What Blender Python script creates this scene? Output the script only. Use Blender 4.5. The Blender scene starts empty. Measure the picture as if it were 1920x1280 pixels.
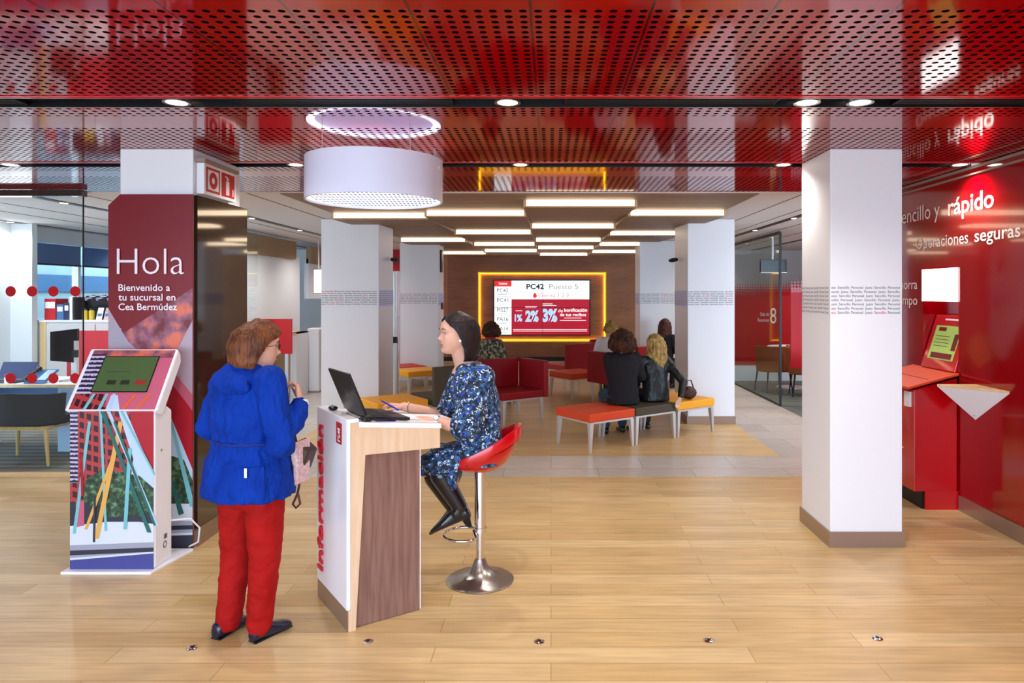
import bpy, bmesh, math, random
from mathutils import Vector as V, Matrix, Quaternion
random.seed(4)
C = bpy.context.scene.collection
PI = math.pi

# ------------------------------------------------------------------ camera, world, exposure
FPX, U0, V0, EYE = 1300.0, 1033.0, 550.0, 1.7
cam_d = bpy.data.cameras.new('camera'); cam = bpy.data.objects.new('camera', cam_d); C.objects.link(cam)
cam.location = (0, 0, EYE); cam.rotation_euler = (PI/2, 0, 0)
cam_d.sensor_width = 36; cam_d.lens = FPX/1920*36
cam_d.shift_x = -(U0-960)/1920; cam_d.shift_y = -(640-V0)/1920
cam_d.clip_start = .05; cam_d.clip_end = 200
bpy.context.scene.camera = cam
sc = bpy.context.scene
sc.view_settings.view_transform = 'Standard'; sc.view_settings.look = 'None'
sc.view_settings.gamma = 1; sc.view_settings.use_curve_mapping = False
sc.view_settings.exposure = 0.28
w = bpy.data.worlds.new('World'); sc.world = w; w.use_nodes = True
bgn = w.node_tree.nodes['Background']
bgn.inputs[0].default_value = (.57, .76, 1, 1); bgn.inputs[1].default_value = 7.6

def spot(x, y, z, power, size=150, blend=.9, color=(1, .9, .78), rad=.04, tilt=(0, 0)):
    d = bpy.data.lights.new('downlight_beam', 'SPOT'); d.energy = power; d.spot_size = math.radians(size)
    d.spot_blend = blend; d.color = color; d.shadow_soft_size = rad
    o = bpy.data.objects.new('downlight_beam', d); C.objects.link(o); o.location = (x, y, z)
    o.rotation_euler = (tilt[0], tilt[1], 0)
    return o
WARM, COOL = (1, .96, .91), (.92, .96, 1)
STRIP1 = [(-1.90, 3.52), (-.22, 3.52), (1.30, 3.52), (1.57, 3.52)]
STRIP2 = [(-4.07, 5.22), (-1.92, 5.22), (-.23, 5.22), (1.75, 5.22), (3.08, 5.22)]
FLOOR_FILL = [(-2.3, 1.75), (-.5, 1.75), (1.4, 1.75)]  # unseen lamps added nearer the camera to even out the floor light
ENTRY = [(-2.3, -.4), (-.3, -.4), (1.7, -.4)]
for x, y in STRIP1 + STRIP2 + FLOOR_FILL + ENTRY: spot(x, y, 2.63, 40, color=WARM)
AISLE = [(-3.84, y) for y in (7.2, 8.9, 10.6, 12.3, 14.5)] + [(3.12, y) for y in (7.2, 8.9, 10.6, 11.9, 13.4, 15)]
for x, y in AISLE: spot(x, y, 2.63, 46, color=(1, .95, .9))
OFFICE = [(-5.2, 7.4), (-5.2, 9.3), (-7.32, 8.0), (-7.32, 9.38), (-7.0, 12.2), (4.5, 8.2), (4.5, 10.8), (5.0, 12.3)]
for x, y in OFFICE: spot(x, y, 2.62, 62, color=COOL)

# ------------------------------------------------------------------ colour and materials
def lin(c): return tuple(((v/255+.055)/1.055)**2.4 if v/255 > .04045 else v/255/12.92 for v in c)
def rgba(c): return (*lin(c), 1)
MATS = {}
def mat(name, col, rough=.5, metal=0, coat=0, emit=0, ior=1.45, bump=0, bscale=60, vary=0, vscale=8):
    if name in MATS: return MATS[name]
    m = bpy.data.materials.new(name); m.use_nodes = True; nt = m.node_tree; b = nt.nodes['Principled BSDF']
    b.inputs['Base Color'].default_value = rgba(col); b.inputs['Roughness'].default_value = rough
    b.inputs['Metallic'].default_value = metal; b.inputs['Coat Weight'].default_value = coat
    b.inputs['Coat Roughness'].default_value = .04; b.inputs['IOR'].default_value = ior
    if emit:
        b.inputs['Emission Color'].default_value = rgba(col); b.inputs['Emission Strength'].default_value = emit
    if vary or bump:
        tc = nt.nodes.new('ShaderNodeTexCoord'); no = nt.nodes.new('ShaderNodeTexNoise')
        no.inputs['Scale'].default_value = vscale if vary else bscale; no.inputs['Detail'].default_value = 4
        nt.links.new(tc.outputs['Object'], no.inputs['Vector'])
        if vary:
            mx = nt.nodes.new('ShaderNodeMix'); mx.data_type = 'RGBA'
            mx.inputs[6].default_value = rgba([max(0, v-vary) for v in col]); mx.inputs[7].default_value = rgba([min(255, v+vary) for v in col])
            nt.links.new(no.outputs[0], mx.inputs[0]); nt.links.new(mx.outputs[2], b.inputs['Base Color'])
        if bump:
            n2 = nt.nodes.new('ShaderNodeTexNoise'); n2.inputs['Scale'].default_value = bscale; n2.inputs['Detail'].default_value = 3
            nt.links.new(tc.outputs['Object'], n2.inputs['Vector'])
            bp = nt.nodes.new('ShaderNodeBump'); bp.inputs['Strength'].default_value = bump; bp.inputs['Distance'].default_value = .01
            nt.links.new(n2.outputs[0], bp.inputs['Height']); nt.links.new(bp.outputs[0], b.inputs['Normal'])
    MATS[name] = m
    return m
def nodes_of(name):
    m = bpy.data.materials.new(name); m.use_nodes = True; MATS[name] = m
    return m, m.node_tree, m.node_tree.nodes['Principled BSDF'], m.node_tree.nodes.new, m.node_tree.links.new
def mathn(nt, op, a, b=None, c=None):
    n = nt.nodes.new('ShaderNodeMath'); n.operation = op
    for i, v in enumerate((a, b, c)):
        if v is None: continue
        if isinstance(v, (int, float)): n.inputs[i].default_value = v
        else: nt.links.new(v, n.inputs[i])
    return n.outputs[0]
def mixc(nt, fac, c1, c2):
    n = nt.nodes.new('ShaderNodeMix'); n.data_type = 'RGBA'
    if isinstance(fac, (int, float)): n.inputs[0].default_value = fac
    else: nt.links.new(fac, n.inputs[0])
    for i, v in ((6, c1), (7, c2)):
        if isinstance(v, tuple): n.inputs[i].default_value = rgba(v)
        else: nt.links.new(v, n.inputs[i])
    return n.outputs[2]
def ramp(nt, fac, stops):
    n = nt.nodes.new('ShaderNodeValToRGB'); nt.links.new(fac, n.inputs[0]); e = n.color_ramp.elements
    while len(e) < len(stops): e.new(.5)
    for el, (p, c) in zip(e, stops): el.position = p; el.color = rgba(c)
    return n.outputs[0]
def coords(nt, scale=(1, 1, 1), rot=0):
    tc = nt.nodes.new('ShaderNodeTexCoord'); mp = nt.nodes.new('ShaderNodeMapping')
    mp.inputs['Scale'].default_value = scale; mp.inputs['Rotation'].default_value = (0, 0, rot)
    nt.links.new(tc.outputs['Object'], mp.inputs[0]); return mp.outputs[0]
def noise(nt, vec, scale, detail=4, rough=.55):
    n = nt.nodes.new('ShaderNodeTexNoise'); n.inputs['Scale'].default_value = scale; n.inputs['Detail'].default_value = detail
    n.inputs['Roughness'].default_value = rough; nt.links.new(vec, n.inputs['Vector']); return n.outputs[0]

def planks(name, c1, c2, mortar, length=1.25, row=.19, rough=.35, streak=.35, bump=.0):
    m, nt, b, new, link = nodes_of(name)
    vec = coords(nt)
    br = new('ShaderNodeTexBrick'); link(vec, br.inputs['Vector'])
    br.inputs['Scale'].default_value = 1; br.inputs['Brick Width'].default_value = length; br.inputs['Row Height'].default_value = row
    br.inputs['Mortar Size'].default_value = .0022; br.inputs['Mortar Smooth'].default_value = .3; br.offset = .37
    br.inputs['Color1'].default_value = rgba(c1); br.inputs['Color2'].default_value = rgba(c2); br.inputs['Mortar'].default_value = rgba(mortar)
    st = noise(nt, coords(nt, (1.2, 14, 14)), 2.2, 6)
    kn = noise(nt, coords(nt, (1, 2.6, 2.6)), 1.6, 3)
    f = mathn(nt, 'MULTIPLY', mathn(nt, 'SUBTRACT', mathn(nt, 'ADD', mathn(nt, 'MULTIPLY', st, .6), mathn(nt, 'MULTIPLY', kn, .4)), .5), streak*3)
    hv = new('ShaderNodeHueSaturation'); link(br.outputs['Color'], hv.inputs['Color']); link(mathn(nt, 'ADD', f, 1), hv.inputs['Value'])
    link(hv.outputs[0], b.inputs['Base Color']); b.inputs['Roughness'].default_value = rough
    return m
def wood(name, c1, c2, stretch=(9, 9, .8), scale=3, rough=.45):
    m, nt, b, new, link = nodes_of(name)
    n = noise(nt, coords(nt, stretch), scale, 6, .6)
    link(ramp(nt, n, [(.3, c1), (.7, c2)]), b.inputs['Base Color']); b.inputs['Roughness'].default_value = rough
    return m

planks('floor_wood', (212, 184, 134), (194, 160, 106), (160, 128, 80), length=1.5, row=.145, rough=.33, streak=.42)
planks('inset_wood', (212, 178, 124), (198, 160, 104), (160, 124, 76), length=1.0, row=.16, rough=.4)
planks('wall_wood', (176, 112, 62), (132, 80, 48), (70, 40, 22), length=2.6, row=.26, rough=.45, streak=.6)
wood('desk_wood', (232, 203, 170), (214, 178, 140))
wood('brown_wood', (112, 78, 68), (150, 112, 98), (14, 14, .9), 3)
wood('light_leg', (200, 172, 110), (176, 146, 84))
wood('beech', (226, 190, 140), (208, 168, 114))

# stone tile of the aisles
m, nt, b, new, link = nodes_of('grey_tile')
br = new('ShaderNodeTexBrick'); link(coords(nt), br.inputs['Vector']); br.inputs['Scale'].default_value = 1
br.inputs['Brick Width'].default_value = .9; br.inputs['Row Height'].default_value = .45; br.inputs['Mortar Size'].default_value = .003
br.inputs['Color1'].default_value = rgba((198, 189, 178)); br.inputs['Color2'].default_value = rgba((182, 175, 166)); br.inputs['Mortar'].default_value = rgba((120, 116, 112))
n = noise(nt, coords(nt, (2, 6, 1)), 3, 5)
hv = new('ShaderNodeHueSaturation'); link(br.outputs['Color'], hv.inputs['Color']); link(mathn(nt, 'ADD', mathn(nt, 'MULTIPLY', n, .5), .75), hv.inputs['Value'])
link(hv.outputs[0], b.inputs['Base Color']); b.inputs['Roughness'].default_value = .3
# striped carpet
m, nt, b, new, link = nodes_of('striped_carpet')
sx = new('ShaderNodeSeparateXYZ'); link(coords(nt), sx.inputs[0])
fr = mathn(nt, 'FRACT', mathn(nt, 'DIVIDE', sx.outputs['Y'], .16))
a = mathn(nt, 'LESS_THAN', fr, .38)
nz = noise(nt, coords(nt, (.8, 14, 1)), 3, 2)
link(mixc(nt, mathn(nt, 'MULTIPLY', a, nz), (112, 112, 104), (24, 26, 26)), b.inputs['Base Color']); b.inputs['Roughness'].default_value = .95
# perforated glossy red ceiling panels
PITCH = .415
m, nt, b, new, link = nodes_of('red_perforated')
sx = new('ShaderNodeSeparateXYZ'); link(coords(nt), sx.inputs[0])
px_ = mathn(nt, 'ADD', sx.outputs['X'], .07+PITCH*40)
seamx = mathn(nt, 'FRACT', mathn(nt, 'DIVIDE', px_, PITCH))
hp = PITCH/8
fx = mathn(nt, 'SUBTRACT', mathn(nt, 'FRACT', mathn(nt, 'DIVIDE', px_, hp)), .5)
fy = mathn(nt, 'SUBTRACT', mathn(nt, 'FRACT', mathn(nt, 'DIVIDE', mathn(nt, 'ADD', sx.outputs['Y'], 20), .0485)), .5)
d2 = mathn(nt, 'ADD', mathn(nt, 'MULTIPLY', fx, fx), mathn(nt, 'MULTIPLY', fy, fy))
hole = mathn(nt, 'LESS_THAN', d2, .068)
seam = mathn(nt, 'LESS_THAN', mathn(nt, 'ABSOLUTE', mathn(nt, 'SUBTRACT', mathn(nt, 'FRACT', mathn(nt, 'ADD', seamx, .5)), .5)), .012)
# plain rim along the two ends of each row of panels (rows end at the dark channels, 1.72 m apart)
ry = mathn(nt, 'FRACT', mathn(nt, 'DIVIDE', mathn(nt, 'ADD', sx.outputs['Y'], 20-3.52), 1.70))
rim = mathn(nt, 'LESS_THAN', mathn(nt, 'MINIMUM', ry, mathn(nt, 'SUBTRACT', 1, ry)), .075)
hole = mathn(nt, 'MULTIPLY', hole, mathn(nt, 'SUBTRACT', 1, rim))
dark = mathn(nt, 'MAXIMUM', hole, mathn(nt, 'MULTIPLY', seam, .75))
link(mixc(nt, dark, (158, 0, 4), (16, 5, 4)), b.inputs['Base Color'])
link(mathn(nt, 'ADD', mathn(nt, 'MULTIPLY', hole, .85), .07), b.inputs['Roughness'])
link(mathn(nt, 'SUBTRACT', 1.0, hole), b.inputs['Specular IOR Level'])
b.inputs['IOR'].default_value = 1.55
# slatted wood ceiling
m, nt, b, new, link = nodes_of('slat_wood')
sx = new('ShaderNodeSeparateXYZ'); link(coords(nt), sx.inputs[0])
fr = mathn(nt, 'FRACT', mathn(nt, 'DIVIDE', sx.outputs['Y'], .11))
gap = mathn(nt, 'LESS_THAN', fr, .16)
nz = noise(nt, coords(nt, (1, 20, 1)), 2.5, 4)
link(mixc(nt, gap, ramp(nt, nz, [(.3, (132, 104, 84)), (.7, (166, 134, 110))]), (58, 40, 28)), b.inputs['Base Color']); b.inputs['Roughness'].default_value = .6
# floral dress
m, nt, b, new, link = nodes_of('floral_fabric')
vec = coords(nt)
nz = noise(nt, vec, 44, 3)
n3 = new('ShaderNodeTexNoise'); n3.inputs['Scale'].default_value = 70; n3.inputs['Detail'].default_value = 3; link(vec, n3.inputs['Vector'])
vm = new('ShaderNodeVectorMath'); vm.operation = 'MULTIPLY_ADD'; link(n3.outputs['Color'], vm.inputs[0]); vm.inputs[1].default_value = (.018, .018, .018); link(vec, vm.inputs[2])
vo = new('ShaderNodeTexVoronoi'); vo.inputs['Scale'].default_value = 46; link(vm.outputs[0], vo.inputs['Vector'])
vf = new('ShaderNodeTexVoronoi'); vf.inputs['Scale'].default_value = 105; link(vm.outputs[0], vf.inputs['Vector'])
base = ramp(nt, nz, [(.34, (6, 9, 20)), (.46, (12, 26, 50)), (.54, (24, 66, 112)), (.64, (60, 112, 156)), (.72, (20, 30, 80))])
sxx = new('ShaderNodeSeparateXYZ'); link(vo.outputs['Color'], sxx.inputs[0])
blue = mathn(nt, 'MULTIPLY', mathn(nt, 'LESS_THAN', sxx.outputs['X'], .22), mathn(nt, 'LESS_THAN', vo.outputs['Distance'], .40))
c_ = mixc(nt, blue, base, (40, 66, 186))
clus = mathn(nt, 'GREATER_THAN', sxx.outputs['X'], .45)
sfx = new('ShaderNodeSeparateXYZ'); link(vf.outputs['Color'], sfx.inputs[0])
petal = mathn(nt, 'MULTIPLY', mathn(nt, 'LESS_THAN', vf.outputs['Distance'], .52), mathn(nt, 'GREATER_THAN', sfx.outputs['Y'], .28))
white = mathn(nt, 'MULTIPLY', mathn(nt, 'MULTIPLY', clus, petal), mathn(nt, 'LESS_THAN', vo.outputs['Distance'], .52))
c_ = mixc(nt, white, c_, (206, 220, 226))
dk = mathn(nt, 'MULTIPLY', mathn(nt, 'GREATER_THAN', sxx.outputs['Y'], .72), mathn(nt, 'LESS_THAN', vf.outputs['Distance'], .30))
c_ = mixc(nt, mathn(nt, 'MULTIPLY', dk, mathn(nt, 'SUBTRACT', 1, clus)), c_, (110, 150, 168))
link(c_, b.inputs['Base Color']); b.inputs['Roughness'].default_value = .75
# camouflage-like scarf
m, nt, b, new, link = nodes_of('mottled_scarf')
link(ramp(nt, noise(nt, coords(nt), 26, 4), [(.38, (30, 34, 26)), (.5, (84, 88, 66)), (.62, (190, 168, 140))]), b.inputs['Base Color']); b.inputs['Roughness'].default_value = .9
# printed foliage
m, nt, b, new, link = nodes_of('print_foliage')
link(ramp(nt, noise(nt, coords(nt), 34, 5), [(.35, (18, 32, 24)), (.55, (52, 86, 58)), (.7, (120, 150, 110))]), b.inputs['Base Color']); b.inputs['Roughness'].default_value = .4
m, nt, b, new, link = nodes_of('print_facade')
br = new('ShaderNodeTexBrick'); link(coords(nt), br.inputs['Vector'])
mp = nt.nodes.new('ShaderNodeMapping')
tc = new('ShaderNodeTexCoord'); sx = new('ShaderNodeSeparateXYZ'); link(tc.outputs['Object'], sx.inputs[0])
gx = mathn(nt, 'FRACT', mathn(nt, 'DIVIDE', sx.outputs['X'], .043)); gz = mathn(nt, 'FRACT', mathn(nt, 'DIVIDE', mathn(nt, 'ADD', sx.outputs['Z'], mathn(nt, 'MULTIPLY', sx.outputs['X'], .25)), .062))
win = mathn(nt, 'MULTIPLY', mathn(nt, 'GREATER_THAN', gx, .35), mathn(nt, 'GREATER_THAN', gz, .4))
link(mixc(nt, win, (176, 62, 62), (58, 26, 38)), b.inputs['Base Color']); b.inputs['Roughness'].default_value = .4
m, nt, b, new, link = nodes_of('print_clouds')
link(ramp(nt, noise(nt, coords(nt), 9, 4), [(.34, (112, 30, 36)), (.5, (150, 92, 110)), (.62, (222, 112, 84))]), b.inputs['Base Color']); b.inputs['Roughness'].default_value = .4
m, nt, b, new, link = nodes_of('print_stripes')
tc = new('ShaderNodeTexCoord'); sx = new('ShaderNodeSeparateXYZ'); link(tc.outputs['Object'], sx.inputs[0])
fz = mathn(nt, 'FRACT', mathn(nt, 'DIVIDE', sx.outputs['Z'], .026)); nz = noise(nt, tc.outputs['Object'], 70, 2)
link(mixc(nt, mathn(nt, 'GREATER_THAN', mathn(nt, 'ADD', fz, mathn(nt, 'MULTIPLY', nz, .8)), .95), (44, 32, 66), (196, 190, 214)), b.inputs['Base Color']); b.inputs['Roughness'].default_value = .4
# red film with a dot fade, dots cut out at the top by transparency
def film(name, z0, z1, col=(176, 6, 10)):
    m, nt, b, new, link = nodes_of(name)
    tc = new('ShaderNodeTexCoord'); sx = new('ShaderNodeSeparateXYZ'); link(tc.outputs['Object'], sx.inputs[0])
    ax = mathn(nt, 'ADD', sx.outputs['X'], sx.outputs['Y'])
    fx = mathn(nt, 'SUBTRACT', mathn(nt, 'FRACT', mathn(nt, 'DIVIDE', ax, .05)), .5); fz = mathn(nt, 'SUBTRACT', mathn(nt, 'FRACT', mathn(nt, 'DIVIDE', sx.outputs['Z'], .05)), .5)
    d = mathn(nt, 'SQRT', mathn(nt, 'ADD', mathn(nt, 'MULTIPLY', fx, fx), mathn(nt, 'MULTIPLY', fz, fz)))
    t = mathn(nt, 'DIVIDE', mathn(nt, 'SUBTRACT', z1, sx.outputs['Z']), z1-z0)
    link(mathn(nt, 'LESS_THAN', d, mathn(nt, 'MULTIPLY', t, .78)), b.inputs['Alpha'])
    b.inputs['Base Color'].default_value = rgba(col); b.inputs['Roughness'].default_value = .25
    return m
film('dot_fade_film', 1.66, 1.98)
# thin clear glass: sharp reflection over a clear pane
def glass(name, tint, refl):
    m = bpy.data.materials.new(name); m.use_nodes = True; nt = m.node_tree; nt.nodes.clear(); MATS[name] = m
    o = nt.nodes.new('ShaderNodeOutputMaterial'); mx = nt.nodes.new('ShaderNodeMixShader'); tr = nt.nodes.new('ShaderNodeBsdfTransparent')
    gl = nt.nodes.new('ShaderNodeBsdfGlossy'); lw = nt.nodes.new('ShaderNodeLayerWeight'); lw.inputs[0].default_value = .5
    tr.inputs[0].default_value = rgba(tint); gl.inputs['Roughness'].default_value = .01
    f = mathn(nt, 'ADD', mathn(nt, 'MULTIPLY', mathn(nt, 'POWER', lw.outputs['Facing'], 4), refl), .02)
    nt.links.new(f, mx.inputs[0]); nt.links.new(tr.outputs[0], mx.inputs[1]); nt.links.new(gl.outputs[0], mx.inputs[2]); nt.links.new(mx.outputs[0], o.inputs[0])
    return m
glass('clear_glass', (248, 252, 252), .25); glass('grey_glass', (236, 242, 240), .3)
# brushed metal
mat('chrome', (225, 225, 228), .12, 1); mat('brushed', (170, 165, 158), .32, 1); mat('satin_leg', (214, 210, 206), .35, .6)
mat('kick_steel', (170, 152, 138), .3, .75); mat('black_metal', (16, 16, 18), .4, .2); mat('black_gloss', (52, 40, 30), .06, 0, .6, ior=1.6)
mat('white_paint', (236, 234, 232), .6); mat('white_ceiling', (226, 220, 216), .8); mat('column_white', (238, 238, 240), .45)
mat('office_white', (226, 228, 230), .7); mat('red_wall', (150, 0, 9), .12, 0, .7, ior=1.5); mat('red_gloss', (196, 4, 14), .22, 0, .4)
mat('red_matte', (190, 8, 22), .5); mat('red_seat', (206, 30, 22), .55, bump=.12, bscale=240); mat('dark_red_seat', (150, 2, 18), .5, bump=.12, bscale=240)
mat('orange_seat', (246, 168, 36), .55, bump=.12, bscale=240); mat('orange_red_seat', (226, 74, 30), .55, bump=.12, bscale=240); mat('olive_seat', (74, 66, 50), .6, bump=.12, bscale=240)
mat('grey_stripe', (150, 130, 118), .7); mat('channel', (18, 19, 22), .35, .3); mat('grille', (6, 7, 9), .5); mat('lamp_shade', (226, 228, 246), .35, 0, .2)
mat('skin', (222, 168, 142), .5, bump=.05, bscale=300, vary=8, vscale=40); mat('skin_pale', (226, 188, 166), .5); mat('lip', (178, 92, 86), .4)

def cloth(name, c1, c2, stretch, freq, strength, dist, rough=.75):
    m, nt, b, new, link = nodes_of(name)
    n = noise(nt, coords(nt, stretch), freq, 3, .5); n2 = noise(nt, coords(nt), 240, 2); n4 = noise(nt, coords(nt), 6, 2)
    link(ramp(nt, n4, [(.3, c1), (.7, c2)]), b.inputs['Base Color'])
    bp = new('ShaderNodeBump'); bp.inputs['Strength'].default_value = strength; bp.inputs['Distance'].default_value = dist
    link(mathn(nt, 'ADD', n, mathn(nt, 'MULTIPLY', n2, .04)), bp.inputs['Height']); link(bp.outputs[0], b.inputs['Normal']); b.inputs['Roughness'].default_value = rough; b.inputs['Specular IOR Level'].default_value = .15
cloth('blue_jacket', (0, 44, 138), (4, 56, 160), (1, 1, .35), 19, .8, .045); cloth('red_trousers', (150, 12, 12), (172, 22, 18), (.5, .5, 1), 13, .5, .045)
def hairmat(name, c1, c2, rough, freq, curl=0):
    m, nt, b, new, link = nodes_of(name)
    vec = coords(nt, (1, 1, .12 if not curl else .8))
    n = noise(nt, vec, freq, 3, .6); n2 = noise(nt, coords(nt), 14, 2)
    link(ramp(nt, mathn(nt, 'ADD', mathn(nt, 'MULTIPLY', n, .6), mathn(nt, 'MULTIPLY', n2, .4)), [(.38, c1), (.64, c2)]), b.inputs['Base Color'])
    bp = new('ShaderNodeBump'); bp.inputs['Strength'].default_value = .7 if curl else .45; bp.inputs['Distance'].default_value = .012 if curl else .006
    link(n, bp.inputs['Height']); link(bp.outputs[0], b.inputs['Normal']); b.inputs['Roughness'].default_value = rough+.06; b.inputs['Specular IOR Level'].default_value = .3
hairmat('dark_hair', (14, 9, 9), (42, 28, 24), .42, 130); hairmat('auburn_hair', (58, 26, 10), (132, 74, 34), .5, 120)
hairmat('brown_hair', (30, 14, 9), (96, 54, 30), .6, 60, 1); hairmat('blond_hair', (110, 82, 40), (214, 178, 104), .5, 90)
hairmat('blond_short', (110, 80, 40), (206, 170, 96), .55, 70, 1); hairmat('red_brown_hair', (44, 20, 16), (104, 52, 38), .5, 90)
mat('blue_dark', (14, 40, 120), .7, bump=.3, bscale=30)
mat('navy_shoe', (16, 20, 44), .3, 0, .3); mat('black_boot', (13, 14, 22), .26, 0, .4, bump=.12, bscale=40)
mat('black_tights', (26, 22, 26), .7); mat('black_cloth', (20, 19, 25), .85, bump=.3, bscale=24); mat('leather_green', (26, 30, 30), .4, bump=.5, bscale=26)
mat('white_cloth', (244, 238, 236), .8, bump=.5, bscale=24); mat('jeans', (40, 66, 86), .85); mat('brown_bag', (64, 36, 24), .45); mat('pattern_bag', (196, 150, 150), .6, vary=70, vscale=60)
mat('white_plastic', (236, 236, 240), .35); mat('lacquer_white', (244, 244, 250), .2, 0, .3); mat('dark_plastic', (24, 24, 27), .35); mat('screen_black', (16, 18, 22), .12)
mat('letter_red', (206, 8, 40), .35); mat('letter_white', (244, 236, 240), .5); mat('letter_grey', (104, 100, 112), .6); mat('letter_dark', (44, 44, 52), .6); mat('letter_pink', (206, 60, 90), .6)
mat('wall_letter', (246, 238, 232), .5); mat('sign_red', (190, 6, 20), .4); mat('pale_blue_band', (196, 210, 255), .35)
mat('blue_blind', (78, 112, 160), .7); mat('blue_fabric', (64, 104, 150), .6); mat('cabinet_grey', (206, 200, 198), .6); mat('carton_tan', (150, 124, 92), .7)
mat('pen_blue', (40, 40, 200), .3); mat('paper', (244, 243, 246), .7); mat('yellow_jar', (196, 170, 50), .4); mat('navy', (28, 40, 84), .5)
mat('screen_green', (64, 84, 50), .3, emit=.35); mat('screen_icon', (40, 50, 34), .4); mat('screen_icon_red', (150, 50, 40), .4)
mat('atm_screen', (150, 176, 84), .3, emit=.35); mat('atm_orange', (214, 74, 30), .4)
mat('lamp_glow', (255, 246, 230), .5, emit=14); mat('strip_glow', (255, 230, 194), .5, emit=3.8); mat('lightbox', (255, 255, 255), .5, emit=2.4)
mat('diffuser', (226, 236, 255), .4, emit=3.6); mat('diffuser_dot', (120, 110, 160), .5); mat('yellow_led', (214, 176, 30), .5, emit=.75); mat('yellow_glow_strip', (255, 200, 40), .5, emit=14)
mat('v_white', (246, 250, 252), .4, emit=.9); mat('v_red', (176, 8, 40), .4, emit=.65); mat('v_cell', (226, 40, 34), .4, emit=.7); mat('v_black', (40, 46, 60), .4); mat('v_grey', (140, 150, 160), .4, emit=.4)
mat('v_pink', (214, 90, 110), .4, emit=.5); mat('v_blue', (170, 210, 240), .4, emit=.8); mat('v_line', (60, 10, 20), .4)
mat('poster_red', (122, 4, 18), .35); mat('poster_crimson', (172, 22, 40), .35); mat('poster_grey', (178, 158, 172), .4); mat('poster_sky', (190, 212, 236), .4); mat('poster_white', (216, 222, 232), .4)
mat('poster_blue', (70, 74, 140), .4); mat('poster_stone', (160, 162, 176), .4); mat('poster_dark', (52, 52, 66), .4); mat('pole_teal', (120, 190, 196), .4); mat('pole_yellow', (224, 170, 84), .4); mat('pole_green', (40, 104, 96), .4); mat('pole_pale', (178, 204, 228), .4)
mat('poster_orange', (222, 104, 58), .4); mat('poster_pink', (196, 96, 120), .35)
mat('backdrop_pale', (150, 164, 164), .8, vary=18, vscale=2); mat('backdrop_blue', (60, 96, 128), .8); mat('chair_grey', (34, 35, 38), .75); mat('terracotta', (150, 74, 34), .6); mat('yellow_glow', (206, 186, 60), .6)
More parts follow.
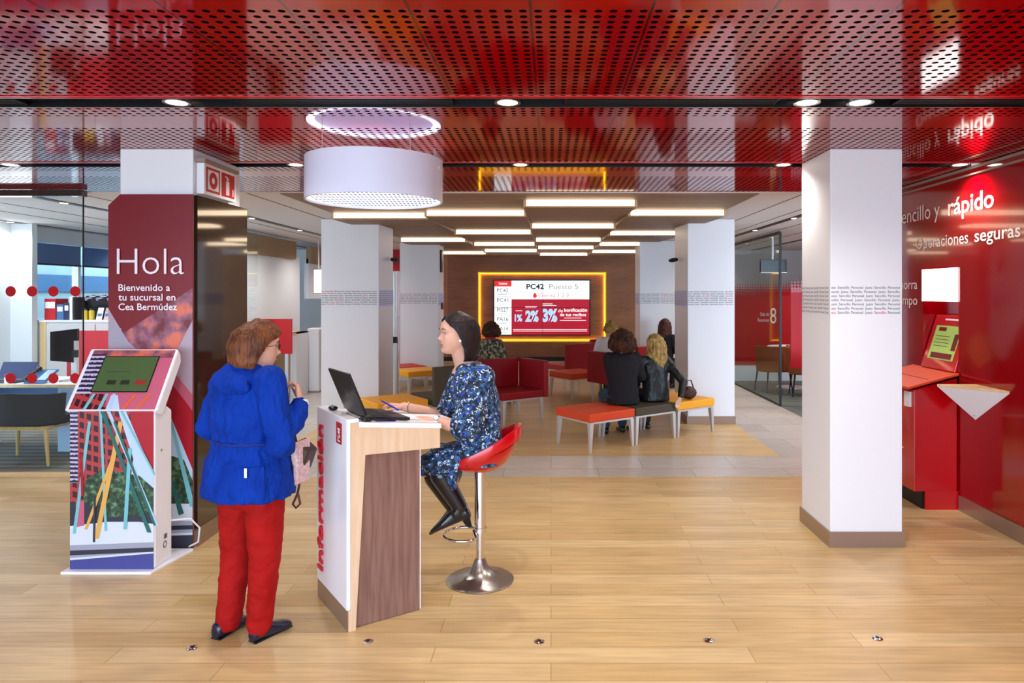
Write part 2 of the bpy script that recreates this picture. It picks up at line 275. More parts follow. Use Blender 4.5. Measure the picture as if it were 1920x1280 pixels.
# ------------------------------------------------------------------ mesh helpers
ORG = {}
def P(u, v, Z): return V(((u-U0)*Z/FPX, Z, EYE-(v-V0)*Z/FPX))
def FL(u, v):
    Z = FPX*EYE/(v-V0); return V(((u-U0)*Z/FPX, Z, 0))
class MB:
    def __init__(s): s.v, s.f, s.m = [], [], []
    def add(s, vs, fs, m=0):
        o = len(s.v); s.v += [V(x) for x in vs]; s.f += [[i+o for i in f] for f in fs]; s.m += [m]*len(fs); return s
    def box(s, x0, x1, y0, y1, z0, z1, m=0):
        vs = [(x, y, z) for z in (z0, z1) for y in (y0, y1) for x in (x0, x1)]
        return s.add(vs, [(0, 2, 3, 1), (4, 5, 7, 6), (0, 1, 5, 4), (2, 6, 7, 3), (0, 4, 6, 2), (1, 3, 7, 5)], m)
    def quad(s, a, b, c, d, m=0): return s.add([a, b, c, d], [(0, 1, 2, 3)], m)
    def poly(s, pts, m=0): return s.add(pts, [tuple(range(len(pts)))], m)
    def slab(s, pts, off, m=0):                     # polygon extruded by the vector off
        n = len(pts); pts = [V(p) for p in pts]; off = V(off)
        nrm = V((0, 0, 0))
        for i in range(n): nrm += pts[i].cross(pts[(i+1) % n])
        if nrm.dot(off) > 0: pts = pts[::-1]
        fs = [tuple(range(n)), tuple(range(2*n-1, n-1, -1))] + [(i, i+n, (i+1) % n+n, (i+1) % n) for i in range(n)]
        return s.add(pts+[p+off for p in pts], fs, m)
    def loft(s, rings, m=0, cap=True, closed=True):
        n = len(rings[0]); vs = [p for r in rings for p in r]; fs = []
        for k in range(len(rings)-1):
            for i in range(n if closed else n-1):
                j = (i+1) % n; fs.append((k*n+i, k*n+j, (k+1)*n+j, (k+1)*n+i))
        if cap: fs += [tuple(range(n-1, -1, -1)), tuple((len(rings)-1)*n+i for i in range(n))]
        return s.add(vs, fs, m)
    def lathe(s, prof, c, n=32, m=0):
        c = V(c); return s.loft([[c+V((r*math.cos(2*PI*i/n), r*math.sin(2*PI*i/n), z)) for i in range(n)] for r, z in prof], m, cap=prof[0] != prof[-1])
    def ell(s, c, r, axes=None, m=0, n=14, k=10):
        c = V(c); ax = axes or (V((1, 0, 0)), V((0, 1, 0)), V((0, 0, 1))); rings = []
        for j in range(1, k):
            t = PI*j/k; rings.append([c+ax[0]*(r[0]*math.sin(t)*math.cos(2*PI*i/n))+ax[1]*(r[1]*math.sin(t)*math.sin(2*PI*i/n))-ax[2]*(r[2]*math.cos(t)) for i in range(n)])
        o = [c-ax[2]*r[2], c+ax[2]*r[2]]; vs = [p for q in rings for p in q]+o; L = len(vs)
        fs = [(a*n+i, a*n+(i+1) % n, (a+1)*n+(i+1) % n, (a+1)*n+i) for a in range(k-2) for i in range(n)]
        fs += [(L-2, (i+1) % n, i) for i in range(n)]+[(L-1, (k-2)*n+i, (k-2)*n+(i+1) % n) for i in range(n)]
        if ax[0].cross(ax[1]).dot(ax[2]) < 0: fs = [f[::-1] for f in fs]
        return s.add(vs, fs, m)
    def tube(s, pts, rad, n=10, m=0, flat=1, balls=False):
        pts = [V(p) for p in pts]; rad = rad if isinstance(rad, (list, tuple)) else [rad]*len(pts); rings = []; up = None
        for i, p in enumerate(pts):
            d = (pts[min(i+1, len(pts)-1)]-pts[max(i-1, 0)]).normalized()
            if up is None: up = d.orthogonal().normalized() if abs(d.z) > .95 else V((0, 0, 1))
            a = d.cross(up)
            if a.length < 1e-4: a = d.orthogonal()
            a.normalize(); b2 = d.cross(a); up = -b2
            rings.append([p+a*(rad[i]*math.cos(2*PI*j/n))+b2*(rad[i]*flat*math.sin(2*PI*j/n)) for j in range(n)])
        s.loft(rings, m)
        if balls:
            for p, r in zip(pts, rad): s.ell(p, (r, r, r), m=m, n=12, k=8)
        return s
    def rings(s, lst, a, b, n=20, ex=2.3, m=0):    # list of (centre, half width along a, half depth along b)
        a, b = V(a), V(b); R = []
        for c, ra, rb in lst:
            c = V(c); ring = []
            for i in range(n):
                t = 2*PI*i/n; ct, st = math.cos(t), math.sin(t)
                ring.append(c+a*(ra*math.copysign(abs(ct)**(2/ex), ct))+b*(rb*math.copysign(abs(st)**(2/ex), st)))
            R.append(ring)
        up = lst[-1][0]-lst[0][0] if isinstance(lst[0][0], V) else V(lst[-1][0])-V(lst[0][0])
        if a.cross(b).dot(up) < 0: R = [r[::-1] for r in R]
        return s.loft(R, m)
    def mesh(s, me, M, m=0):
        return s.add([M @ v.co for v in me.vertices], [tuple(p.vertices) for p in me.polygons], m)
    def rot(s, c, ang, axis='Z', start=0):
        R = Matrix.Rotation(ang, 3, axis); c = V(c)
        for i in range(start, len(s.v)): s.v[i] = c+R @ (s.v[i]-c)
        return s
    def data(s, name, mats):
        me = bpy.data.meshes.new(name); me.from_pydata([tuple(v) for v in s.v], [], s.f)
        for k in mats: me.materials.append(MATS[k])
        for p, mi in zip(me.polygons, s.m): p.material_index = mi
        me.update(); return me
    def build(s, name, mats, parent=None, smooth=False, bevel=0, local=False, origin=None):
        mats = [mats] if isinstance(mats, str) else mats
        o0 = V((0, 0, 0)) if local else (ORG.get(parent.name, V((0, 0, 0))) if parent else V(origin or (0, 0, 0)))
        s.v = [v-o0 for v in s.v]
        o = bpy.data.objects.new(name, s.data(name, mats)); C.objects.link(o)
        if parent: o.parent = parent
        else: o.location = o0
        ORG[o.name] = o0
        if smooth: smooth_by_angle(o.data, smooth if isinstance(smooth, (int, float)) and not isinstance(smooth, bool) else 40)
        if bevel:
            md = o.modifiers.new('edge', 'BEVEL'); md.width = bevel; md.segments = 2; md.limit_method = 'ANGLE'; md.angle_limit = .6
        return o
def smooth_by_angle(me, ang):
    bm = bmesh.new(); bm.from_mesh(me); bmesh.ops.recalc_face_normals(bm, faces=bm.faces)
    for f in bm.faces: f.smooth = True
    for e in bm.edges:
        if len(e.link_faces) != 2 or e.calc_face_angle(0) > math.radians(ang): e.smooth = False
    bm.to_mesh(me); bm.free()
def tag(o, label, cat, group=None):
    o['label'] = label; o['category'] = cat
    if group: o['group'] = group
    return o
def thing(name, label, cat, loc=(0, 0, 0), rz=0, group=None):
    o = bpy.data.objects.new(name, None); C.objects.link(o); o.location = loc; o.rotation_euler = (0, 0, rz); o.empty_display_size = .1
    ORG[o.name] = V(loc); return tag(o, label, cat, group)
def struct(mb, name, mats, **k):
    o = mb.build(name, mats, **k)
    if not k.get('parent'): o['kind'] = 'structure'
    return o
def dup(root, loc, rz, label, group=None):
    r = root.copy(); C.objects.link(r); r.location = loc; r.rotation_euler = (0, 0, rz); r['label'] = label
    if group: r['group'] = group
    for ch in list(root.children):
        c = ch.copy(); C.objects.link(c); c.parent = r
        for g in list(ch.children): d = g.copy(); C.objects.link(d); d.parent = c
    return r
TXT = {}
def text_mesh(s, bold=0):
    if (s, bold) in TXT: return TXT[(s, bold)]
    cu = bpy.data.curves.new('lettering', 'FONT'); cu.body = s; cu.size = 1; cu.offset = bold; cu.resolution_u = 3; cu.fill_mode = 'FRONT'
    o = bpy.data.objects.new('lettering', cu); C.objects.link(o)
    dg = bpy.context.evaluated_depsgraph_get(); me = bpy.data.meshes.new_from_object(o.evaluated_get(dg))
    bpy.data.objects.remove(o); TXT[(s, bold)] = me; return me
def text(mb, s, org, xd, zd, width=None, cap=.1, bold=0, m=0, align='L'):
    me = text_mesh(s, bold); xs = [v.co.x for v in me.vertices]; x0, x1 = min(xs), max(xs)
    k = cap/.73; kx = width/(x1-x0) if width else k
    wd = (x1-x0)*kx; sh = {'L': 0, 'C': -wd/2, 'R': -wd}[align]
    xd, zd = V(xd).normalized(), V(zd).normalized(); org = V(org)+xd*sh
    M = Matrix(((xd.x*kx, zd.x*k, 0, org.x-xd.x*x0*kx), (xd.y*kx, zd.y*k, 0, org.y-xd.y*x0*kx), (xd.z*kx, zd.z*k, 0, org.z-xd.z*x0*kx), (0, 0, 0, 1)))
    return mb.mesh(me, M, m)
def text3d(mb, s, org, xd, zd, depth, **k):       # raised letters
    st = len(mb.f); text(mb, s, org, xd, zd, **k); n = V(xd).cross(V(zd)).normalized()*depth
    edges = {}
    for f in mb.f[st:]:
        for a, b in zip(f, f[1:]+f[:1]): edges[(a, b)] = edges.get((a, b), 0)+1
    base = len(mb.v); idx = {}
    for f in mb.f[st:]:
        for i in f:
            if i not in idx: idx[i] = len(mb.v); mb.v.append(mb.v[i].copy()); 
    for i in idx: mb.v[i] = mb.v[i]+n
    mm = k.get('m', 0)
    for (a, b) in list(edges):
        if (b, a) not in edges: mb.f.append([a, idx[a], idx[b], b]); mb.m.append(mm)
    return mb
def remesh(mb, name, mats, voxel, parent=None, smooth=2, origin=None, disp=None):
    o0 = ORG.get(parent.name, V((0, 0, 0))) if parent else V(origin or (0, 0, 0))
    me = mb.data(name, [])
    t = bpy.data.objects.new('tmp', me); C.objects.link(t)
    md = t.modifiers.new('r', 'REMESH'); md.mode = 'VOXEL'; md.voxel_size = voxel; md.use_smooth_shade = True
    if smooth:
        m2 = t.modifiers.new('s', 'SMOOTH'); m2.iterations = smooth; m2.factor = .5
    if disp:
        tx = bpy.data.textures.new('fold', 'CLOUDS'); tx.noise_scale = disp[0]; tx.noise_depth = 2
        m3 = t.modifiers.new('d', 'DISPLACE'); m3.texture = tx; m3.strength = disp[1]; m3.mid_level = .5
    dg = bpy.context.evaluated_depsgraph_get(); out = bpy.data.meshes.new_from_object(t.evaluated_get(dg))
    bpy.data.objects.remove(t); bpy.data.meshes.remove(me)
    out.name = name
    out.transform(Matrix.Translation(-o0))
    out.materials.clear(); out.materials.append(MATS[mats])
    for p in out.polygons: p.use_smooth = True
    o = bpy.data.objects.new(name, out); C.objects.link(o)
    if parent: o.parent = parent
    else: o.location = o0
    ORG[o.name] = o0
    return o
X, Y, Zv = V((1, 0, 0)), V((0, 1, 0)), V((0, 0, 1))
# ------------------------------------------------------------------ the room
CEIL, YR = 2.67, 6.64           # red ceiling height and where it ends
XR = 3.21                       # red wall
YB = 17.5                       # back wall
def plane(name, x0, x1, y0, y1, z, m, down=False):
    q = [(x0, y0, z), (x1, y0, z), (x1, y1, z), (x0, y1, z)]
    return struct(MB().poly(q[::-1] if down else q), name, m)
struct(MB().box(-7.6, 6.0, -6, 6.44, -.06, 0), 'floor', 'floor_wood')
struct(MB().box(-4.4, -2.95, 6.44, YB, -.06, 0).box(2.40, 3.45, 6.44, YB, -.06, 0).box(-2.95, 2.40, 6.44, 7.25, -.06, 0), 'floor', 'grey_tile')
struct(MB().box(-2.95, 2.40, 7.25, YB, -.06, 0), 'floor', 'inset_wood')
struct(MB().box(-7.6, -4.4, 6.60, YB, -.06, 0).box(3.45, 6.0, 6.44, YB, -.06, 0), 'floor', 'striped_carpet')
struct(MB().box(-7.6, -4.38, 6.44, 6.60, -.06, .004), 'floor_threshold', 'beech')
# red ceiling: rows of perforated panels between dark channels
rows = [(-2.6, -.02), (.14, 1.67), (1.83, 3.436), (3.603, 5.147), (5.30, YR)]
b = MB()
for y0, y1 in rows: b.box(-6.2, XR, y0, y1, CEIL, CEIL+.04)
struct(b, 'ceiling', 'red_perforated')
chan = [(-.02, .14), (1.67, 1.83), (3.436, 3.603), (5.147, 5.30)]
b = MB()
for y0, y1 in chan:
    b.box(-6.2, XR, y0, y1, CEIL+.025, CEIL+.04)
    b.box(-6.2, XR, y0, y0+.006, CEIL-.004, CEIL+.03); b.box(-6.2, XR, y1-.006, y1, CEIL-.004, CEIL+.03)
struct(b, 'ceiling_channel', 'channel')
b = MB()
for y0, y1 in chan: b.box(-6.2, XR, y0-.036, y0-.022, CEIL-.004, CEIL+.01).box(-6.2, XR, y0-.012, y0, CEIL-.004, CEIL+.01)
struct(b, 'trim_1', 'red_gloss')
struct(MB().box(-7.8, 6.2, -2.6, 18, 3.0, 3.05), 'sky_block_slab', 'white_ceiling')  # unseen roof slab added to keep sky light out of the ceiling gaps
# white side ceilings
struct(MB().box(-7.6, -2.6, YR, YB, CEIL+.005, CEIL+.05), 'ceiling', 'white_ceiling')
struct(MB().box(2.0, 6.0, YR, YB, CEIL+.005, CEIL+.05), 'ceiling', 'white_ceiling')
struct(MB().box(-6.2, XR, YR-.012, YR+.012, CEIL-.006, CEIL+.05), 'trim_2', 'white_ceiling')
b = MB()
for x in (-3.84, -5.2, -7.32, 3.12, 4.55): b.box(x-.045, x+.045, YR+.02, YB, CEIL-.002, CEIL+.006)
struct(b, 'ceiling_channel', 'channel')
b = MB()
for x in (-4.62, -2.95, -4.1, -5.9, -6.5, 2.47, 2.9, 3.5, 4.0): b.box(x-.006, x+.006, YR+.02, YB, CEIL, CEIL+.006)
struct(b, 'trim_3', 'grey_stripe')
# stepped slatted wood ceiling with lit risers
zb, hh = 2.58, .075
groups = [(-2.6, -1.45, [8.2, 11.9, 15.7]), (-1.45, -.28, [7.94, 10.4, 12.9, 14.9]), (-.28, .88, [7.06, 9.45, 11.9, 13.9, 16.3]), (.88, 2.0, [7.9, 10.6, 12.9, 15.2])]
risers = []
for x0, x1, ys in groups:
    b = MB(); b.box(x0, x1, YR+.012, ys[0], zb+hh, zb+hh+.05)
    for k, y0 in enumerate(ys):
        y1 = ys[k+1] if k+1 < len(ys) else YB
        b.slab([(x0, y0+.02, zb), (x0, y1, zb+hh), (x0, y1, zb+hh+.06), (x0, y0+.02, zb+hh+.06)], (x1-x0, 0, 0))
        risers.append((x0, x1, y0))
    struct(b, 'ceiling', 'slat_wood')
names = {-2.6: 'left-hand row', -1.45: 'second row from the left', -.28: 'middle row', .88: 'row beside the right column'}
order = ['nearest the red ceiling', 'second step back', 'third step back', 'fourth step back', 'fifth step back']
cnt = {}
for x0, x1, y0 in risers:
    k = cnt.get(x0, 0); cnt[x0] = k+1
    t = thing('strip_light', 'lit strip in slat ceiling, %s, %s' % (names[x0], order[k]), 'light', ((x0+x1)/2, y0, zb), group='lit strips of the slat ceiling')
    MB().box(x0+.03, x1-.03, y0, y0+.012, zb+.012, zb+hh-.004).build('diffuser', 'strip_glow', t)
    MB().box(x0, x1, y0-.004, y0+.018, zb-.002, zb+.012).box(x0, x0+.03, y0, y0+.018, zb+.012, zb+hh).box(x1-.03, x1, y0, y0+.018, zb+.012, zb+hh).build('housing', 'beech', t)
# walls
b = MB(); Z0, Z1, N0, N1 = 0, CEIL, .95, 1.70           # a niche for the cash machine
b.box(XR, XR+.4, -2.5, 5.46, 0, CEIL).box(XR, XR+.4, 5.98, 6.62, 0, CEIL).box(XR, XR+.4, 5.46, 5.98, 0, N0).box(XR, XR+.4, 5.46, 5.98, 1.92, CEIL).box(XR+.26, XR+.4, 5.46, 5.98, N0, 1.92)
wr = struct(b, 'wall_right', 'red_wall')
t = MB(); dn = (0, -1, 0)
text(t, 'Sencillo y', (XR-.003, 6.42, 2.335), dn, Zv, width=.70, cap=.135, m=0)
text(t, 'rápido', (XR-.003, 5.60, 2.33), dn, Zv, width=.58, cap=.142, bold=.016, m=0)
text(t, 'Operaciones', (XR-.003, 6.09, 2.088), dn, Zv, width=.76, cap=.10, bold=.004, m=0)
text(t, 'seguras', (XR-.003, 5.25, 2.09), dn, Zv, width=.515, cap=.10, bold=.012, m=0)
text(t, 'Ahorra', (XR-.003, 6.46, 1.74), dn, Zv, width=.39, cap=.09, m=0)
text(t, 'tiempo', (XR-.003, 6.48, 1.60), dn, Zv, width=.41, cap=.09, m=0)
t.build('lettering', 'wall_letter', wr)
struct(MB().box(XR-.014, XR, -2.5, 5.44, 0, .115).box(XR-.014, XR, 6.02, 6.62, 0, .115), 'baseboard_right', 'kick_steel')
struct(MB().box(XR-.02, XR, -2.5, 6.62, 2.60, 2.612).box(XR-.02, XR, -2.5, 6.62, 2.645, 2.665), 'trim_4', 'grey_stripe')
struct(MB().box(-6.4, -6.2, -2.5, 6.44, 0, CEIL), 'wall_left', 'office_white')
struct(MB().box(-4.7, 3.6, YB, YB+.2, 0, 2.9), 'wall_back', 'wall_wood')
struct(MB().box(-4.7, 3.6, YB-.012, YB, 0, .1), 'baseboard_back', 'channel')
# street side: two piers and a head, the glazing between lets the daylight in
struct(MB().box(-6.4, -5.6, -2.7, -2.5, 0, CEIL).box(2.8, 3.6, -2.7, -2.5, 0, CEIL).box(-6.4, 3.6, -2.7, -2.5, 2.5, 3.0), 'wall_front', 'white_paint')
# white columns
def column(x0, x1, y0, y1, rows_, side, zt, wide, pitch=.0279, top=None):
    c = struct(MB().box(x0, x1, y0, y1, 0, top or CEIL), 'column', 'column_white', bevel=.006)
    struct(MB().box(x0-.012, x1+.012, y0-.012, y1+.012, 0, .105), 'kick_plate', 'kick_steel', parent=c)
    if rows_:
        words_ = ['Personal', 'Justo', 'Sencillo']; t = MB(); t2 = MB(); rnd = random.Random(int(x0*100))
        for k in range(7):
            z = zt-k*pitch-.016
            for face in range(2):
                L = ((x1-x0) if face == 0 else (y1-y0))-.012
                n_w = max(3, round(L/(.085*wide))); i0 = rnd.randrange(3); ws = [words_[(i0+q) % 3] for q in range(n_w)]
                tot = sum(len(q)+1.3 for q in ws); cut = rnd.randrange(1, 4); ws[0] = ws[0][cut:]; tot -= cut; p = 0
                for q in ws:
                    ln = L*len(q)/tot; tt = t2 if face == 0 and rnd.random() < .13 else t
                    if face == 0: text(tt, q, (x0+.006+p, y0-.002, z), X, Zv, width=ln, cap=.0175, bold=.006)
                    elif side > 0: text(tt, q, (x1+.005, y0+.006+p, z), Y, Zv, width=ln, cap=.0175, bold=.006)
                    else: text(tt, q, (x0-.005, y1-.006-p, z), (0, -1, 0), Zv, width=ln, cap=.0175, bold=.006)
                    p += L*(len(q)+1.3)/tot
        l = t.build('lettering', 'letter_grey' if wide == 1 else 'letter_dark', c)
        if t2.v: t2.build('red_lettering', 'letter_pink', c)['label'] = 'red words among the grey lettering'
    return c
column(1.874, 2.357, 4.65, 5.18, True, -1, 1.748, 1)
hola = column(-2.89, -2.40, 4.65, 5.35, False, 1, 0, 1)
lm = column(-2.99, -2.24, 9.02, 9.84, True, 1, 1.737, 1.25); rm = column(1.78, 2.39, 9.02, 9.97, True, -1, 1.732, 1.25)
lt = column(-2.79, -2.08, 12.8, 13.45, True, 1, 1.70, 1.6); rt = column(1.64, 2.3, 12.8, 13.5, True, -1, 1.70, 1.6)
for c, xa, y0, y1, zt in ((lm, -2.24, 9.02, 9.84, 1.74), (rm, 1.78, 9.02, 9.97, 1.735), (lt, -2.08, 12.8, 13.45, 1.70), (rt, 1.64, 12.8, 13.5, 1.70)):
    s_ = 1 if xa < 0 else -1
    MB().box(min(xa, xa+s_*.004), max(xa, xa+s_*.004), y0+.01, y1-.01, zt-.215, zt+.01).build('pale_band', 'pale_blue_band', c)['label'] = 'pale blue band round the column side'
# dark glossy cladding on the side of the poster column
struct(MB().box(-2.40, -2.375, 4.66, 5.42, .12, 2.36), 'column_cladding', 'black_gloss')
struct(MB().box(-2.40, -2.37, 4.66, 5.43, 0, .12), 'trim_5', 'kick_steel')
# glass fronts
def pane(name, pts, off, m='clear_glass'): return struct(MB().slab(pts, off), name, m)
w1 = pane('window_1', [(-6.2, 6.50, .02), (-4.39, 6.50, .02), (-4.39, 6.50, 2.61), (-6.2, 6.50, 2.61)], (0, .012, 0))
struct(MB().box(-6.2, -4.38, 6.47, 6.55, 2.61, 2.665), 'window_head', 'black_gloss', parent=w1)
struct(MB().box(-4.390, -4.384, 6.498, 6.514, .02, 2.61), 'window_edge', 'black_metal', parent=w1)
b = MB()
for v_ in (546, 709):
    for u_ in (-20, 20, 60, 100, 141):
        c_ = P(u_, v_, 6.495); r_ = 9.8*6.5/1300
        b.add([c_]+[c_+V((r_*math.cos(2*PI*i/24), 0, r_*math.sin(2*PI*i/24))) for i in range(24)], [(0, i+1, (i+1) % 24+1) for i in range(24)])
b.build('dot_decal', 'sign_red', w1)['label'] = 'rows of red warning dots on the glass'
pane('window_2', [(-4.39, 8.5, .02), (-4.39, 10.35, .02), (-4.39, 10.35, 2.64), (-4.39, 8.5, 2.64)], (.012, 0, 0))
w3 = pane('window_3', [(3.45, 10.45, .02), (3.45, 13.5, .02), (3.45, 13.5, 2.6), (3.45, 10.45, 2.6)], (.012, 0, 0), 'grey_glass')
struct(MB().box(3.44, 3.47, 10.43, 10.46, 0, 2.62).box(3.44, 3.47, 10.46, 13.5, 2.60, 2.64).box(3.44, 3.47, 10.46, 13.5, 0, .02), 'window_frame', 'black_metal', parent=w3)
# left office: shelf wall towards the street with a window, end wall, pier
wl = MB(); xw = -7.5
wl.box(xw-.15, xw, 6.4, 9.9, 0, CEIL).box(xw-.15, xw, 9.9, YB, 0, 1.30).box(xw-.15, xw, 9.9, YB, 2.45, CEIL)
wl.box(xw-.15, xw, 13.6, YB, 0, CEIL)
struct(wl, 'wall_office', 'office_white')
struct(MB().box(-7.5, -7.20, 9.62, 9.72, 0, CEIL), 'wall_pier', 'office_white')
struct(MB().box(-7.5, -4.6, 15.2, 15.3, 0, CEIL), 'wall_office_end', 'office_white')
pane('window_4', [(xw-.06, 9.9, 1.3), (xw-.06, 13.6, 1.3), (xw-.06, 13.6, 2.45), (xw-.06, 9.9, 2.45)], (-.01, 0, 0))
struct(MB().box(xw-.1, xw, 11.0, 11.06, 1.3, 2.45).box(xw-.1, xw, 12.3, 12.36, 1.3, 2.45).box(xw-.1, xw+.02, 9.9, 13.6, 1.26, 1.32), 'window_frame', 'white_paint')
# left aisle: white wall with tan fascia
struct(MB().box(-4.70, -4.62, 10.40, 12.75, 0, 2.36).box(-4.70, -4.62, 13.2, 15.2, 1.6, 2.36), 'wall_aisle', 'office_white')
struct(MB().box(-4.66, -4.56, 10.35, 12.42, 2.31, 2.62), 'trim_6', 'carton_tan')
struct(MB().box(-4.66, -4.56, 13.2, 15.2, 2.27, 2.60), 'trim_7', 'carton_tan')
struct(MB().box(-4.62, -4.60, 10.4, 12.75, 0, .1), 'baseboard_aisle', 'channel')
struct(MB().box(-4.7, -3.0, 15.25, 15.3, 0, CEIL), 'wall_aisle_end', 'red_matte')
t = MB(); text(t, '2', P(588, 618, 15.245), X, Zv, width=.12, cap=.2); t.build('lettering', 'letter_white', bpy.data.objects['wall_aisle_end'])
# right offices
struct(MB().box(5.8, 6.0, 6.44, YB, 0, CEIL), 'wall_office_right', 'office_white')
pr = struct(MB().box(3.47, 5.8, 13.5, 13.56, .30, 1.66), 'partition', 'red_matte')
struct(MB().box(3.47, 5.8, 13.50, 13.56, 0, .30), 'partition_base', 'office_white', parent=pr)
MB().quad((3.47, 13.495, 1.66), (5.8, 13.495, 1.66), (5.8, 13.495, 1.98), (3.47, 13.495, 1.98)).build('dot_fade', 'dot_fade_film', pr)
t = MB(); o8 = P(1444, 606, 13.49)
text(t, '8', o8, X, Zv, width=.12, cap=.32)
for k, s_ in enumerate(('Sala de', 'Reuniones')): text(t, s_, P(1442, 592+k*11, 13.49), X, Zv, width=.17+.05*k, cap=.075, align='R')
t.build('lettering', 'letter_white', pr)
struct(MB().box(3.47, 5.8, 15.6, 15.7, 0, CEIL), 'wall_office_end_right', 'office_white')
p2 = struct(MB().box(3.67, 5.8, 10.60, 10.64, .56, 1.72), 'partition', 'red_matte')
MB().quad((3.67, 10.595, 1.72), (5.8, 10.595, 1.72), (5.8, 10.595, 2.02), (3.67, 10.595, 2.02)).build('dot_fade', 'dot_fade_film', p2)

# added backdrop that breaks the white sky seen through the office window
struct(MB().box(-9.9, -9.6, 8, 20, 0, 5), 'window_backdrop', 'backdrop_pale')
struct(MB().box(-9.6, -9.56, 8, 20, 1.74, 2.06).box(-9.6, -9.56, 8, 20, 2.9, 3.3), 'backdrop_band', 'backdrop_blue')
struct(MB().box(-9.9, -7.7, 8, 20, -.1, 0), 'street', 'backdrop_pale')
# ------------------------------------------------------------------ ceiling fixtures
def downlight(x, y, z, r, label, group):
    t = thing('downlight', label, 'light', (x, y, z), group=group)
    MB().lathe([(r*1.28, -.004), (r*1.3, .012), (r*.98, .014), (r*.98, -.002), (r*1.28, -.004)], (x, y, z), 28).build('rim', 'brushed', t, smooth=True)
    MB().lathe([(.001, -.001), (r, -.001), (r, .008), (.001, .008)], (x, y, z), 24).build('lens', 'lamp_glow', t)
for (x, y), s_ in zip(STRIP1, ('above the standing woman', 'over the middle of the hall', 'just left of the right column', 'over the front of the right column')):
    downlight(x, y, CEIL-.001, .052, 'round lit downlight in the front ceiling channel, %s' % s_, 'downlights in the front channel')
for (x, y), s_ in zip(STRIP2, ('above the left glass front', 'just left of the drum lamp', 'right of the drum lamp', 'beside the right column', 'close to the red wall')):
    downlight(x, y, CEIL-.001, .05, 'round lit downlight in the rear ceiling channel, %s' % s_, 'downlights in the rear channel')
far = ['nearest', 'second', 'third', 'fourth', 'fifth', 'sixth']
for i, (x, y) in enumerate(AISLE):
    k = i if i < 5 else i-5
    downlight(x, y, CEIL-.006, .035, 'small lit downlight, %s along the %s aisle ceiling slot' % (far[k], 'left' if i < 5 else 'right'), 'aisle downlights')
for i, (x, y) in enumerate(OFFICE):
    downlight(x, y, CEIL-.006, .04, 'lit downlight in the ceiling of the %s office, %s' % (('left', 'right')[i > 4], far[i if i < 5 else i-5]), 'office downlights')
for k, (x0, x1, nm) in enumerate(((-1.58, -.50, 'left of the middle downlight'), (.07, 1.15, 'between the middle and right downlights'), (1.76, 2.9, 'towards the red wall'), (-3.9, -2.7, 'above the tall red poster'))):
    b = MB().box(x0, x1, 3.455, 3.462, CEIL+.004, CEIL+.02).box(x0, x1, 3.578, 3.585, CEIL+.004, CEIL+.02).box(x0, x0+.006, 3.455, 3.585, CEIL+.004, CEIL+.02).box(x1-.006, x1, 3.455, 3.585, CEIL+.004, CEIL+.02)
    t = thing('air_grille', 'black slotted air grille in front ceiling channel, %s' % nm, 'air vent', ((x0+x1)/2, 3.52, CEIL), group='air grilles')
    b.build('frame', 'black_metal', t)
    b = MB()
    for i in range(4): b.box(x0+.006, x1-.006, 3.472+i*.028, 3.482+i*.028, CEIL+.006, CEIL+.022)
    b.build('slats', 'grille', t)
# drum pendant
LX, LY, LR, L0, L1 = -1.13, 4.45, .43, 2.29, 2.555
t = thing('pendant_lamp', 'large white drum lamp with perforated glowing underside hanging over the desk', 'lamp', (LX, LY, L0))
MB().lathe([(LR-.012, 0), (LR, 0), (LR, L1-L0), (LR-.012, L1-L0), (LR-.012, 0)], (LX, LY, L0), 64).build('shade', 'lamp_shade', t, smooth=True)
m, nt, b_, new, link = nodes_of('perforated_glow')
sx = new('ShaderNodeSeparateXYZ'); link(coords(nt), sx.inputs[0])
rowi = mathn(nt, 'FLOOR', mathn(nt, 'DIVIDE', mathn(nt, 'ADD', sx.outputs['Y'], 5), .105))
fx = mathn(nt, 'SUBTRACT', mathn(nt, 'FRACT', mathn(nt, 'ADD', mathn(nt, 'DIVIDE', mathn(nt, 'ADD', sx.outputs['X'], 5), .026), mathn(nt, 'MULTIPLY', mathn(nt, 'MODULO', rowi, 2), .5))), .5)
fy = mathn(nt, 'SUBTRACT', mathn(nt, 'FRACT', mathn(nt, 'DIVIDE', mathn(nt, 'ADD', sx.outputs['Y'], 5), .105)), .5)
dd = mathn(nt, 'ADD', mathn(nt, 'MULTIPLY', fx, fx), mathn(nt, 'MULTIPLY', fy, fy))
rr = mathn(nt, 'ADD', mathn(nt, 'MULTIPLY', sx.outputs['X'], sx.outputs['X']), mathn(nt, 'MULTIPLY', sx.outputs['Y'], sx.outputs['Y']))
dot = mathn(nt, 'MULTIPLY', mathn(nt, 'LESS_THAN', dd, .075), mathn(nt, 'LESS_THAN', rr, .39**2))
link(mixc(nt, dot, (238, 246, 255), (120, 120, 170)), b_.inputs['Base Color']); link(mixc(nt, dot, (226, 240, 255), (90, 90, 130)), b_.inputs['Emission Color'])
b_.inputs['Emission Strength'].default_value = .72
MB().lathe([(.001, .012), (LR-.013, .012), (LR-.013, .02), (.001, .02)], (LX, LY, L0), 64).build('diffuser', 'perforated_glow', t)
MB().lathe([(LR-.06, .252), (LR-.013, .252), (LR-.013, .26), (LR-.06, .26), (LR-.06, .252)], (LX, LY, L0), 48).build('ring_light', 'diffuser', t)
b = MB()
for a in (.5, 2.3, 4.1, 5.5): b.tube([(LX+.40*math.cos(a), LY+.40*math.sin(a), L1-.01), (LX+.40*math.cos(a), LY+.40*math.sin(a), CEIL+.01)], .0018, 6)
